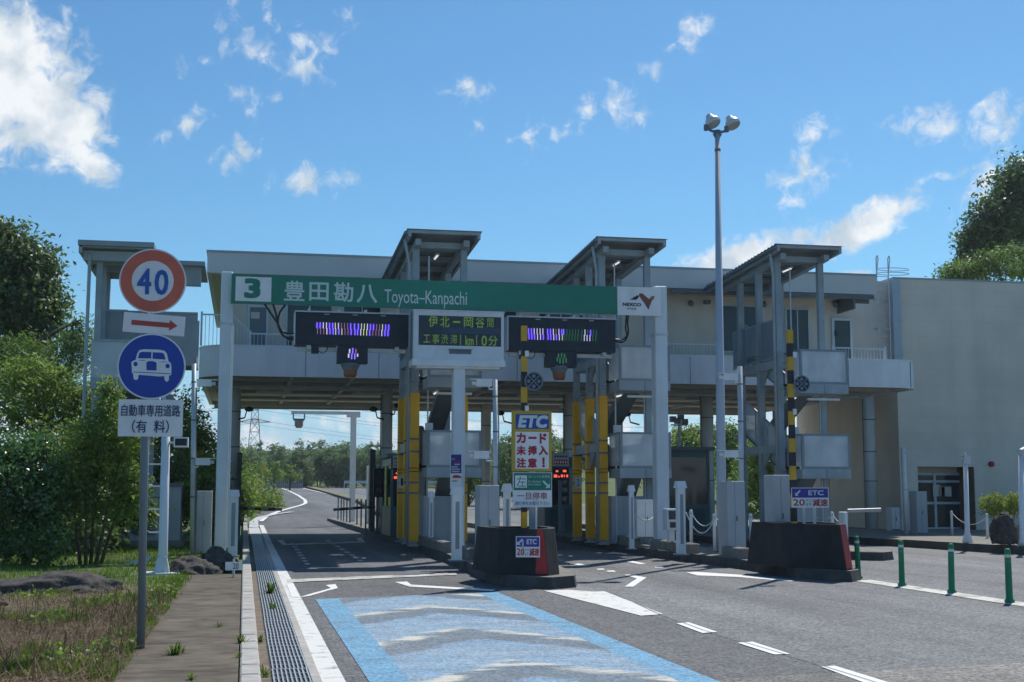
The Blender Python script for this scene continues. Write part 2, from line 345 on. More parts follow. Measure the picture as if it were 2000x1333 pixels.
def asphalt(name, base, blue=False):
    m = bpy.data.materials.new(name); m.use_nodes = True; t = m.node_tree; b = t.nodes['Principled BSDF']; b.inputs['Roughness'].default_value = .8; b.inputs['Specular IOR Level'].default_value = .35
    lk = t.links.new
    tcn = t.nodes.new('ShaderNodeTexCoord'); oc = tcn.outputs['Object']
    def nz(sc, det=4, st=None, ro=.6):
        v = oc
        if st:
            mp = t.nodes.new('ShaderNodeMapping'); mp.inputs[3].default_value = st; lk(v, mp.inputs[0]); v = mp.outputs[0]
        n = t.nodes.new('ShaderNodeTexNoise'); n.inputs['Scale'].default_value = sc; n.inputs['Detail'].default_value = det; n.inputs['Roughness'].default_value = ro; lk(v, n.inputs['Vector']); return n.outputs[0]
    def ma(op, a, b_=None, c=None, cl=False):
        n = t.nodes.new('ShaderNodeMath'); n.operation = op; n.use_clamp = cl
        for i, v in enumerate((a, b_, c)):
            if v is None: continue
            if isinstance(v, (int, float)): n.inputs[i].default_value = v
            else: lk(v, n.inputs[i])
        return n.outputs[0]
    def mr_(v, a, b_, c=0., d=1.):
        n = t.nodes.new('ShaderNodeMapRange'); n.inputs[1].default_value = a; n.inputs[2].default_value = b_; n.inputs[3].default_value = c; n.inputs[4].default_value = d; lk(v, n.inputs[0]); return n.outputs[0]
    def mixc(f, a, c):
        n = t.nodes.new('ShaderNodeMix'); n.data_type = 'RGBA'
        if isinstance(f, (int, float)): n.inputs[0].default_value = f
        else: lk(f, n.inputs[0])
        for s_, v in ((6, a), (7, c)):
            if isinstance(v, tuple): n.inputs[s_].default_value = v+(1,)
            else: lk(v, n.inputs[s_])
        return n.outputs[2]
    vor = t.nodes.new('ShaderNodeTexVoronoi'); vor.inputs['Scale'].default_value = 36; lk(oc, vor.inputs['Vector'])
    sepv = t.nodes.new('ShaderNodeSeparateColor'); lk(vor.outputs['Color'], sepv.inputs[0])
    grain = mr_(sepv.outputs[0], 0, 1, .45, 1.55)
    big = mr_(nz(.22, 5, (1.6, .35, 1)), .3, .7, .72, 1.32); mid = mr_(nz(2.2, 5), .3, .7, .88, 1.12)
    trk = mr_(nz(.9, 4, (1.5, .05, 1)), .35, .68, 1.12, .80); oil = mr_(nz(1.7, 3, (1., .6, 1)), .68, .8, 1., .72)
    k = ma('MULTIPLY', ma('MULTIPLY', ma('MULTIPLY', ma('MULTIPLY', grain, big), mid), trk), oil)
    sq = t.nodes.new('ShaderNodeSeparateXYZ'); lk(oc, sq.inputs[0]); k = ma('MULTIPLY', k, mr_(ma('MULTIPLY_ADD', ma('SUBTRACT', nz(.5, 3), .5), .25, sq.outputs[0]), 5.3, 5.45, .84, 1.05))
    vm = t.nodes.new('ShaderNodeVectorMath'); vm.operation = 'SCALE'; vm.inputs[0].default_value = base; lk(k, vm.inputs['Scale'])
    col = vm.outputs[0]
    if blue:
        sx = t.nodes.new('ShaderNodeSeparateXYZ'); lk(oc, sx.inputs[0]); X, Y = sx.outputs[0], sx.outputs[1]
        ax = ma('ABSOLUTE', ma('SUBTRACT', X, 2.6)); wob = ma('MULTIPLY', ma('SUBTRACT', nz(1.4, 6), .5), 1.0)
        u = ma('ADD', ma('ADD', ma('MULTIPLY_ADD', ax, 1.25, Y), wob), -.3)
        fr = ma('FRACT', ma('DIVIDE', ma('ADD', u, 30.), 3.1)); tri = ma('ABSOLUTE', ma('SUBTRACT', fr, .5))   # 0 at the middle of a bare band
        border = ma('GREATER_THAN', ax, 1.14); bare = ma('MULTIPLY', mr_(ma('MULTIPLY_ADD', ma('SUBTRACT', nz(5, 7), .5), .10, tri), .21, .14, 0., .58), ma('SUBTRACT', 1., border))
        wear = mr_(nz(1.3, 9, (.5, 1.5, 1), .72), .47, .7); wear2 = mr_(nz(9, 8, (.35, 1.6, 1), .7), .5, .72)
        bl = mixc(mr_(nz(.8, 6, (.6, 1.8, 1)), .35, .65), (.24, .40, .56), (.34, .44, .53)); bl = mixc(ma('MULTIPLY', border, .75), bl, (.14, .41, .63))
        paint = ma('MULTIPLY', ma('SUBTRACT', 1., bare), ma('SUBTRACT', 1., ma('MULTIPLY', ma('MAXIMUM', wear, wear2), .5)))
        gv = t.nodes.new('ShaderNodeVectorMath'); gv.operation = 'SCALE'; lk(bl, gv.inputs[0]); lk(mr_(ma('MULTIPLY', grain, mid), .45, 1.6, .72, 1.18), gv.inputs['Scale'])
        chip = mr_(ma('ADD', sepv.outputs[1], ma('MULTIPLY', ma('SUBTRACT', nz(2.4, 6), .5), 1.1)), .68, .78)
        paint = ma('MULTIPLY', paint, ma('SUBTRACT', 1., ma('MULTIPLY', chip, .32)))
        col = mixc(paint, col, gv.outputs[0])
        edge = ma('MULTIPLY', mr_(fr, .58, .64), mr_(fr, .75, .70)); wh = ma('MULTIPLY', ma('MULTIPLY', edge, mr_(nz(1.1, 7, (.6, 2.2, 1), .7), .44, .52)), ma('SUBTRACT', 1., border))
        col = mixc(ma('MULTIPLY', wh, .9), col, (.66, .62, .52))
    lk(col, b.inputs['Base Color'])
    bp = t.nodes.new('ShaderNodeBump'); bp.inputs['Strength'].default_value = .55; bp.inputs['Distance'].default_value = .012; lk(vor.outputs['Distance'], bp.inputs['Height']); lk(bp.outputs[0], b.inputs['Normal'])
    return m
ASPH = asphalt('asphalt', (.15, .152, .157)); ASPHB = asphalt('asphalt_blue_paint', (.115, .113, .11), True)
ASPHP = asphalt('asphalt_pale', (.20, .19, .175)); ASPHF = asphalt('asphalt_far', (.135, .14, .145))
struct(MB().sheet([(.66, -20), (24, -20), (24, 40), (34, 44), (34, 60), (.66, 60)], 0).build('road', ASPH))
far = MB(); yy = [60+2.5*i for i in range(62)]
fv = []
for y in yy:
    for x in (.7, 3.5, 8, 14, 22, 34, 60): fv.append((x, y, zr(y)+.0))
far.add(fv, [(j*7+i, j*7+i+1, j*7+i+8, j*7+i+7) for j in range(len(yy)-1) for i in range(6)])
struct(far.build('road', ASPHF, smooth=True))
a1, a2 = gr(1310, 1330), gr(2000, 1300)
struct(MB().sheet([(a1.x-1.5, a1.y-.25), (a2.x+8, a2.y+1.2), (a2.x+8, -18), (a1.x-1.5, -18)], .004).build('road', ASPHP))
struct(MB().sheet([(1.1, 5), (4.08, 5), (4.08, 21.2), (1.1, 20.4)], .0065).build('road', ASPHB))

# --- paint on the road
def paintmat(name, col, wear=.35, sc=3.):
    m = bpy.data.materials.new(name); m.use_nodes = True; t = m.node_tree; b = t.nodes['Principled BSDF']; b.inputs['Roughness'].default_value = .7
    tcn = t.nodes.new('ShaderNodeTexCoord'); n = t.nodes.new('ShaderNodeTexNoise'); n.inputs['Scale'].default_value = sc; n.inputs['Detail'].default_value = 9; n.inputs['Roughness'].default_value = .72
    t.links.new(tcn.outputs['Object'], n.inputs['Vector']); r = t.nodes.new('ShaderNodeValToRGB'); t.links.new(n.outputs[0], r.inputs[0]); e = r.color_ramp.elements
    e[0].position = .3+wear*.12; e[0].color = (.16, .155, .15, 1); e[1].position = .36+wear*.35; e[1].color = tuple(col)+(1,)
    t.links.new(r.outputs[0], b.inputs['Base Color']); return m
PW = paintmat('road_paint_white', (.78, .78, .76), .12); PWW = paintmat('road_paint_worn', (.62, .60, .54), .5, 2.2); PWM = paintmat('road_paint_fine_wear', (.72, .71, .67), .28, 5)
def strip(mb, pts, w, z=.008):
    pts = [Vector((p[0], p[1])) for p in pts]; L_, R2 = [], []
    for i, p in enumerate(pts):
        d = (pts[min(i+1, len(pts)-1)]-pts[max(i-1, 0)]).normalized(); n = Vector((-d.y, d.x))*w/2
        L_.append(p+n); R2.append(p-n)
    o = [(q.x, q.y, zr(q.y)+z+(.03 if q.y > 60 else 0)) for q in L_]+[(q.x, q.y, zr(q.y)+z+(.03 if q.y > 60 else 0)) for q in R2]; k = len(pts)
    mb.add(o, [(i, k+i, k+i+1, i+1) for i in range(k-1)])
def pix_poly(mb, pts, z=.008): mb.add([tuple(gr(*p))[:2]+(z,) for p in pts], [tuple(range(len(pts)))[::-1]])
b_ = MB(); strip(b_, [(.80, -10), (.80, 10), (.80, 20), (.80, 40), (.82, 62)], .20)
struct(b_.build('lane_line', PWM))
b_ = MB(); strip(b_, [tuple(road_hit(*p))[:2] for p in ((508, 1020), (520, 1010), (545, 1000), (570, 993), (588, 988), (597, 984), (596, 978), (583, 969), (565, 960), (548, 953.5))], .3)
strip(b_, [tuple(road_hit(*p))[:2] for p in ((718, 989), (690, 980), (655, 970), (620, 961), (590, 954))], .3); struct(b_.build('lane_line', PW))
b_ = MB(); strip(b_, [(11.15, 12), (11.2, 18), (11.25, 22.8)], .42); struct(b_.build('lane_line', PWW))
b_ = MB(); pix_poly(b_, [(1062, 1155), (1108, 1153), (1160, 1157), (1180, 1156), (1296, 1201), (1252, 1204)]); struct(b_.build('gore_marking', PWM))
b_ = MB()
for p in ([(1321, 1219), (1345, 1217), (1402, 1236), (1372, 1238)], [(1440, 1257), (1470, 1255), (1544, 1279), (1512, 1280)], [(1604, 1304), (1630, 1302), (1740, 1336), (1690, 1336)]): pix_poly(b_, p)
pix_poly(b_, [(1570, 1294), (1606, 1304), (1600, 1306), (1560, 1296)]) if False else None
pix_poly(b_, [(1219, 1124), (1228, 1123), (1263, 1129), (1237, 1147), (1220, 1147), (1244, 1131)])
pix_poly(b_, [(1340, 1119), (1360, 1118), (1450, 1124), (1552, 1135), (1545, 1137), (1440, 1128), (1362, 1125)])
pix_poly(b_, [(1120, 1103), (1130, 1101.5), (1153, 1106), (1140, 1107)]); pix_poly(b_, [(1222, 1098), (1235, 1096.5), (1262, 1102), (1250, 1103)])
pix_poly(b_, [(1165, 1112), (1178, 1111.5), (1182, 1113.5), (1168, 1114)]); pix_poly(b_, [(1183, 1116), (1198, 1115), (1204, 1118), (1188, 1118)])
pix_poly(b_, [(1278, 1108), (1292, 1107.5), (1296, 1109.5), (1280, 1110)]); pix_poly(b_, [(1180, 1083), (1198, 1079), (1228, 1083), (1222, 1085), (1200, 1082)])
# left lane corner marks
pix_poly(b_, [(584, 1168), (600, 1163), (646, 1150), (636, 1144), (655, 1142), (660, 1150), (640, 1155), (606, 1165)])
pix_poly(b_, [(771, 1138), (795, 1137), (803, 1143), (968, 1153), (962, 1156), (800, 1147)])
pix_poly(b_, [(560, 1143), (573, 1142), (584, 1168), (570, 1168)], .013)
struct(b_.build('arrow_marking', PW))
b_ = MB(); pix_poly(b_, [(560, 1133), (890, 1120), (893, 1124), (562, 1139)], .0115); struct(b_.build('stop_line', PWW))
b_ = MB()
pix_poly(b_, [(541, 1056), (552, 1055.5), (560, 1063), (700, 1058), (696, 1052), (706, 1051), (714, 1060.5), (552, 1066)])
for i in range(8):
    y0 = 1062+i*5.6; pix_poly(b_, [(566+i*4, y0), (575+i*4, y0-.3), (578+i*4, y0+2.4), (569+i*4, y0+2.6)]); pix_poly(b_, [(634+i*9, y0-6), (644+i*9, y0-6.4), (649+i*9, y0-3.6), (639+i*9, y0-3.4)])
struct(b_.build('arrow_marking', PWW))

b_ = MB(); strip(b_, [(5.36, 9), (5.40, 12.4), (5.37, 15), (5.5, 17.2), (5.9, 20.8)], .012, .0135); strip(b_, [(.95, 22.9), (2.6, 23.0), (4.3, 23.2)], .02, .0065); strip(b_, [(5.8, 27.5), (8, 27.6), (9.9, 27.4)], .025, .0065); strip(b_, [(11.6, 24.2), (15, 24.5), (19.6, 24.2)], .025, .0065)
struct(b_.build('road_seam', mat('seam_bitumen', (.025, .025, .027), .6, .2, 8)))
# --- pavement, kerb, gutter
wl = [(-.98, 4), (-.98, 10.9), (-1.0, 13), (-.94, 15), (-.9, 18), (-.92, 21), (-.94, 24.4)]
struct(MB().prism([(-.012, 4), (-.012, 24.6)]+wl[::-1], -.05, .14).build('pavement', mat('pavement_concrete', (.092, .072, .05), .95, .5, 5.5, bump=.6, stretch=(.6, 1.1, 1), dirt=(.21, .18, .135), dirt_amt=.7, dirt_scale=1.7)))
kb = MB(); y = 4.
while y < 92:
    if not (31.2 < y < 33.0): kb.cbox(0, .17, y+.008, y+.592, -.05+zr(y), .15+zr(y)+rnd.uniform(-.004, .004), .015)
    y += .6
struct(kb.build('kerb', CONCL))
struct(MB().sheet([(.17, 4), (.27, 4), (.27, 60), (.17, 60)], .003).build('gutter', mat('gutter_dirt', (.17, .135, .10), .95, .35, 6, bump=.5)))
struct(MB().box(.62, .70, 4, 60, -.04, .012).build('gutter', CONCL))
GRT = mat('grating_steel', (.42, .46, .50), .42, .15, 5, metal=.35); GRTD = mat('grating_pit', (.02, .025, .03), .8, .2)
struct(MB().sheet([(.27, 4), (.62, 4), (.62, 47.9), (.27, 47.9)], .002).build('drain_channel', GRTD))
def grating():
    mb = MB()
    for i in range(9): mb.box(.005+i*.0385, .019+i*.0385, .006, .904, .004, .016)
    for y_ in (.006, .3, .6, .89): mb.box(0, .33, y_, y_+.014, .003, .0125)
    return mb
g0 = None
for i in range(48):
    y = 4.3+.91*i
    if g0 is None: o = g0 = grating().build('drain_grating', GRT)
    else: o = g0.copy(); COL.objects.link(o)
    o.location = (.285+rnd.uniform(-.003, .003), y, .003)
    tag(o, 'bar grating panel in the drain along the left kerb', 'drain grating', 'grating panels in the kerb drain')
cv = MB()
ccp = [(.27, 48)]+[tuple(road_hit(*p))[:2] for p in ((503, 1020), (512, 1008), (540, 998), (560, 992))]
strip(cv, [(.45, 48), (.45, 58), (.5, 66), (.9, 74), (1.9, 80), (3.0, 84)], .42, .02); struct(cv.build('gutter', mat('pale_gutter', (.50, .52, .52), .8, .1, 3)))

# --- traffic islands with two tiers of kerb stones
def island(poly, z=.2):
    mb = MB(); cx = sum(p[0] for p in poly)/len(poly)
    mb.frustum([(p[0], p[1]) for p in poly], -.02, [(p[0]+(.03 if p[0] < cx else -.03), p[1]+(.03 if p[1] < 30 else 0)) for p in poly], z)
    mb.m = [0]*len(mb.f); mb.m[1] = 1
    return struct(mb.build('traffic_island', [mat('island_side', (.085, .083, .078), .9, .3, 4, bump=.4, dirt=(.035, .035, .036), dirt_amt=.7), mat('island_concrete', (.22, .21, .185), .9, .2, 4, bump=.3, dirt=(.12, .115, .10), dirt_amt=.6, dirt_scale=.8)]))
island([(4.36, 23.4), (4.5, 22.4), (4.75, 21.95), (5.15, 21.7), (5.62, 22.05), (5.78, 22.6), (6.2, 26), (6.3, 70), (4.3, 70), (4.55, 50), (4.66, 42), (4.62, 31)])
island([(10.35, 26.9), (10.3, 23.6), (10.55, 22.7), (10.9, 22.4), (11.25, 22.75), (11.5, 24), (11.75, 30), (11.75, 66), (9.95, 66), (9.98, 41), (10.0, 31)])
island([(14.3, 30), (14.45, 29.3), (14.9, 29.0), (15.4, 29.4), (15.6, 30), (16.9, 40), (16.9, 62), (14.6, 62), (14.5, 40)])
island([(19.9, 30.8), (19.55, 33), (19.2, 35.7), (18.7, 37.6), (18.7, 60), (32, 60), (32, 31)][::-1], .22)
def kstone(x, y, l, z0=.2, h=.24, w=.2): return MB().cbox(x-w/2, x+w/2, y, y+l, z0, z0+h, .02)
k = MB()
for x0, y0, n in ((4.62, 24.5, 2), (4.78, 27.6, 3), (4.78, 30.6, 12), (10.55, 26.7, 2), (10.28, 29.2, 5), (10.2, 33.6, 10)):
    for i in range(n): k.cbox(x0-.11+rnd.uniform(-.01, .01), x0+.13, y0+i*.62, y0+i*.62+.6, .19, .43, .025)
struct(k.build('kerb_stones', CONC))

# --- rocks and small stuff on the left verge
def rock(name, label, c, r, seed, group=None, amp=1.):
    bm = bpy.data.meshes.new(name); import bmesh
    q = bmesh.new(); bmesh.ops.create_icosphere(q, subdivisions=5, radius=1)
    for v in q.verts:
        d = v.co.normalized(); k = 1+amp*.34*mnoise.noise(d*1.3+Vector((seed, 0, 0)))+.13*mnoise.noise(d*3.1+Vector((0, seed, 0)))+.06*mnoise.noise(d*8+Vector((0, 0, seed)))+.03*mnoise.noise(d*19)-amp*.07*max(0, .5-abs(mnoise.noise(d*2.6+Vector((seed, 2, 5))))*5)
        k += -amp*.2*abs(mnoise.noise(d*1.9+Vector((seed, seed, 1))))+amp*.09*(round(mnoise.noise(d*2.2+Vector((3, seed, 0)))*3.)/3)
        v.co = Vector((d.x*r[0]*k, d.y*r[1]*k, max(-.4, d.z)*r[2]*k))
    q.to_mesh(bm); q.free(); bm.materials.append(ROCK); bm.polygons.foreach_set('use_smooth', [True]*len(bm.polygons))
    o = bpy.data.objects.new(name, bm); COL.objects.link(o); o.location = c; return tag(o, label, 'rock', group)
p = gr(105, 1165, .1); rock('rock', 'long low grey rock lying in the dry stalks at the left edge', (p.x-.1, p.y+.6, .04), (1.25, .7, .36), 3.1)
p = gr(372, 1118, .15); rock('rock', 'rounded dark boulder right of the flanged pole foot', (p.x, p.y+.4, .10), (.50, .6, .29), 8.3)
p = gr(425, 1100, .15); rock('rock', 'brown boulder with a flat pale top in front of the gantry pillar', (p.x+.0, p.y+.2, .14), (.40, .4, .30), 5.7)
p = gr(-8, 1190, .1); rock('rock', 'small dark stone half cut off by the left edge', (p.x-.1, p.y, .1), (.25, .25, .22), 12.2)
p = gr(1962, 1065, .22); rock('memorial_stone', 'tall dark standing stone with a rounded top beside the round bush', (p.x, p.y, .5), (.38, .33, .60), 2.4, amp=.3)
# ================================================================== TOLL BUILDING over the lanes
TB = thing('toll_building', 'long beige elevated toll office building spanning the lanes above a pale deck', 'building', (10, 44, 0))
YF = 40.2; ZB, ZT = 5.09, 5.99; XL, XR = -1.46, 22.45; YBK = 54.2
def rounded(x0, x1, y0, y1, r, inset=0., n=8):
    x0 += inset; x1 -= inset; y0 += inset; y1 -= inset; pts = []
    for k in range(n+1):
        a = math.pi+k/n*math.pi/2; pts.append((x0+r+r*math.cos(a), y0+r+r*math.sin(a)))
    for k in range(n+1):
        a = 1.5*math.pi+k/n*math.pi/2; pts.append((x1-r+r*math.cos(a), y0+r+r*math.sin(a)))
    return pts+[(x1, y1), (x0, y1)]
m = MB()
o_ = rounded(XL, XR, YF, YBK, 1.15); i_ = rounded(XL, XR, YF, YBK, 1.15, .12)
n = len(o_); vs = [(x, y, z) for z in (ZB, ZT) for x, y in o_]+[(x, y, z) for z in (ZB, ZT) for x, y in i_]
fs = []
for k in range(n):
    j = (k+1) % n; fs += [(k, j, n+j, n+k), (n+k, n+j, 3*n+j, 3*n+k), (2*n+j, 2*n+k, 3*n+k, 3*n+j), (j, k, 2*n+k, 2*n+j)]
m.add(vs, fs); fascia = m.build('deck_fascia', PANEL, TB, smooth=False)
m = MB(); q = rounded(XL, XR, YF, YBK, 1.15, -.012); n = len(q)
q2 = rounded(XL, XR, YF, YBK, 1.15, .13)
vs = [(x, y, z) for z in (ZT-.012, ZT+.05) for x, y in q]+[(x, y, ZT+.05) for x, y in q2]; fs = []
for k in range(n):
    j = (k+1) % n; fs += [(k, j, n+j, n+k), (n+k, n+j, 2*n+j, 2*n+k)]
m.add(vs, fs); sub('coping', m, mat('coping_metal', (.72, .75, .80), .35, .05), fascia)
m = MB()
for px in (597, 740, 880, 1010, 1160, 1348, 1495, 1657, 1778):
    x = at(px, 715, YF).x; m.box(x-.008, x+.008, YF-.003, YF+.02, ZB+.01, ZT-.02)
sub('panel_joint', m, mat('joint_dark_gap', (.06, .07, .08), .8, .1), fascia)  # thin dark strips along the fascia panel joints
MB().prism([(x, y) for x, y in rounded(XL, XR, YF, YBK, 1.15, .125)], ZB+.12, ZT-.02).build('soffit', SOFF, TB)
m = MB()
for y in (42., 44., 47.4, 50.6, 53.4): m.box(XL+.4, XR-.4, y, y+.09, ZB+.0, ZB+.118)
for x in (1.3, 3.2, 8.2, 12.9, 17.8): m.box(x, x+.14, 40.7, 53.9, ZB+.03, ZB+.118)
m.box(XL+.2, XR-.2, YBK-.4, YBK-.13, ZB-.16, ZB+.12)
m.build('ceiling_beam', mat('ceiling_beam_paint', (.42, .42, .39), .6, .1), TB)
m = MB()
for y, z in ((42.9, ZB-.14), (48.4, ZB-.11), (52.4, ZB-.14)): m.tube([(XL+.5, y, z), (XR-1.2, y, z)], .03, 8)
m.build('conduit', GALV, TB)
for xx, s in ((.35, 1), (3.6, 1), (9.3, -1), (11.6, 1), (14.3, -1), (19.0, 1)):
    m = MB(); m.box(xx-.03, xx+1.15, 44.6, 44.73, ZB-.17, ZB-.115); m.box(xx+.2, xx+.24, 44.65, 44.7, ZB-.115, ZB+.11); m.box(xx+.85, xx+.89, 44.65, 44.7, ZB-.115, ZB+.11)
    m.build('strip_lamp', mat('strip_lamp_white', (.62, .63, .6), .5, .03), TB)
def column(px, r=.2, Y=45.6):
    x = at(px, 900, Y).x
    m = MB(); m.lathe([(r, .2), (r, ZB+.12)], (x, Y), 24); c = m.build('column', mat('column_paint', (.72, .73, .72), .6, .06, 2, dirt=(.3, .29, .26), dirt_amt=.4), TB, smooth=True)
    m = MB()
    for z in (2.0, 3.1, 4.3): m.lathe([(r+.012, z), (r+.012, z+.035)], (x, Y), 24)
    m.tube([(x-r-.03, Y-.05, .2), (x-r-.03, Y-.05, ZB)], .022, 6)
    sub('pipe_strap', m, STEELD, c)
    return x
for px, r in ((458, .17), (755, .19), (1112, .19), (1382, .235), (1699, .235)): column(px, r)
for px in (1520, 950): column(px, .19, 53.2)
# upper storey
WY = 41.5
m = MB(); m.box(-.8, 20.45, WY, 53.4, ZT-.03, 8.25); m.box(20.45, 23.63, 44.62, 53.4, ZT-.03, 9.46)
m.box(-.7, 20.3, WY+.2, 50.4, ZB+.3, ZT-.04) if False else None
m.build('wall', WALL, TB)
m = MB(); m.box(-1.26, 20.72, YF, YBK-.1, 8.22, 8.865); rf = m.build('roof', ROOFC, TB)
MB().box(-1.29, 20.75, YF-.03, YBK-.07, 8.85, 8.915).build('roof_coping', mat('roof_coping_metal', (.33, .36, .39), .4, .05), TB)
MB().box(-1.12, 20.6, YF+.13, YBK-.3, 8.195, 8.225).build('roof_soffit', mat('roof_soffit_cream', (.50, .46, .30), .7, .06), TB)
m = MB(); x0 = at(1310, 578, YF+.1).x; m.box(x0, 20.65, YF+.02, YF+.14, 8.09, 8.19); m.tube([(x0, YF+.0, 8.08), (20.6, YF+.0, 8.08)], .035, 8)
m.build('eaves_gutter', STEELD, TB)
m = MB(); m.box(19.9, 19.97, YF+.05, WY, 7.72, 8.19); m.box(19.97, 20.6, YF+.3, YF+.36, 7.95, 8.19); m.build('eaves_bracket', STEELD, TB)
AL = mat('aluminium_frame', (.46, .54, .62), .35, .06, metal=.1)
def framed(name, px0, py0, px1, py1, Y, mats, panes, fr=.06, parent=TB, extra=None):
    x0, x1, z0, z1 = px_rect(px0, py0, px1, py1, Y)
    m = MB(); d = .07
    for a in ((x0, x0+fr, z0, z1), (x1-fr, x1, z0, z1), (x0+fr, x1-fr, z1-fr, z1), (x0+fr, x1-fr, z0, z0+fr)): m.box(a[0], a[1], Y-d, Y-.002, a[2], a[3])
    for f in (panes or ()): xm = x0+(x1-x0)*f; m.box(xm-fr*.4, xm+fr*.4, Y-d+.004, Y-.002, z0+fr, z1-fr)
    w = m.build(name, mats[0], parent)
    sub('pane', MB().box(x0+fr, x1-fr, Y-.035, Y-.003, z0+fr, z1-fr), mats[1], w)
    return w, (x0, x1, z0, z1)
DOORG = mat('door_grey_blue', (.13, .18, .22), .45, .06)
w, q = framed('door', 483, 597, 524, 697, WY, (AL, DOORG), (), .07)
x0, x1, z0, z1 = px_rect(490, 610, 507, 623, WY-.04); sub('notice', MB().box(x0, x1, WY-.05, WY-.036, z0, z1), mat('paper_notice', (.62, .60, .56), .8, .08, 20), w)
w, q = framed('door', 1624, 622, 1664, 712, WY, (AL, DARKG), (), .09)
sub('handle', MB().box(q[0]+.1, q[0]+.16, WY-.13, WY-.07, q[2]+.95, q[2]+1.15), BLACK, w)
for a in ((558, 592, 650, 682), (668, 598, 745, 690), (930, 606, 1010, 690), (1050, 612, 1140, 692), (1404, 597, 1492, 690), (1533, 603, 1580, 690)):
    framed('window', *a, WY, (AL, DARKG), (.5,), .05)
for px, py in ((1347, 594), (1489, 596), (1629, 596)):
    p = at(px, py, WY); m = MB(); m.lathe([(.02, p.z-.1), (.09, p.z-.06), (.1, p.z+.02), (.05, p.z+.08)], (p.x, WY-.14), 12); m.box(p.x-.05, p.x+.05, WY-.15, WY-.002, p.z+.02, p.z+.1); m.build('wall_lamp', STEELD, TB)
p = at(1377, 592, WY); m = MB(); m.box(p.x-.1, p.x+.1, WY-.3, WY-.1, p.z-.06, p.z+.06); m.box(p.x-.02, p.x+.02, WY-.1, WY, p.z-.02, p.z+.02); m.build('wall_camera', STEELD, TB)
RAILM = mat('railing_paint', (.62, .68, .74), .4, .06)
def railing(x0, x1, z1, Y=YF+.07, z0=ZT, pitch=.115, post=1.4):
    m = MB(); m.box(x0, x1, Y-.02, Y+.02, z1-.045, z1); x = x0
    while x < x1-.02: m.box(x-.008, x+.008, Y-.008, Y+.008, z0, z1-.04); x += pitch
    x = x0; 
    while x <= x1+.01: m.box(x-.03, x+.03, Y-.03, Y+.03, z0, z1+.06); x += (x1-x0)/max(1, round((x1-x0)/post))
    return m.build('railing', RAILM, TB)
zr1 = at(1350, 671, YF).z
for a, b in ((488, 770), (955, 1090), (1304, 1400), (1628, 1731)): railing(at(a, 690, YF).x, at(b, 690, YF).x, zr1)
zl = at(420, 613, YF).z; railing(XL+.08, at(452, 650, YF).x, zl, post=.6)
m = MB(); a_, b2 = at(452, 618, YF), at(489, 650, YF)
m.tube([(a_.x, YF+.07, zl), (b2.x, YF+.07, zr1+.02)], .022, 8)
for k in range(6):
    t = k/6; x = a_.x+(b2.x-a_.x)*t; m.box(x-.008, x+.008, YF+.06, YF+.08, ZT, zl+(zr1-zl)*t)
m.build('railing', RAILM, TB)
# flood lamps clamped to the columns under the deck
for px, py, s in ((737, 815, -1), (478, 815, 1), (985, 822, -1), (1232, 824, -1), (770, 808, 1)):
    p = at(px, py, 45.4); m = MB()
    m.tube([(p.x-.35*s, 45.5, p.z-.1), (p.x, 45.45, p.z-.02)], .03, 6); m.tube([(p.x, 45.45, p.z-.02), (p.x+.06*s, 45.4, p.z+.2)], .02, 6)
    m.xform(Matrix.Identity(4)); m.lathe([(.03, p.z+.18), (.14, p.z+.22), (.15, p.z+.3), (.05, p.z+.36)], (p.x+.14*s, 45.4), 12)
    m.build('flood_lamp', BLACK, TB)

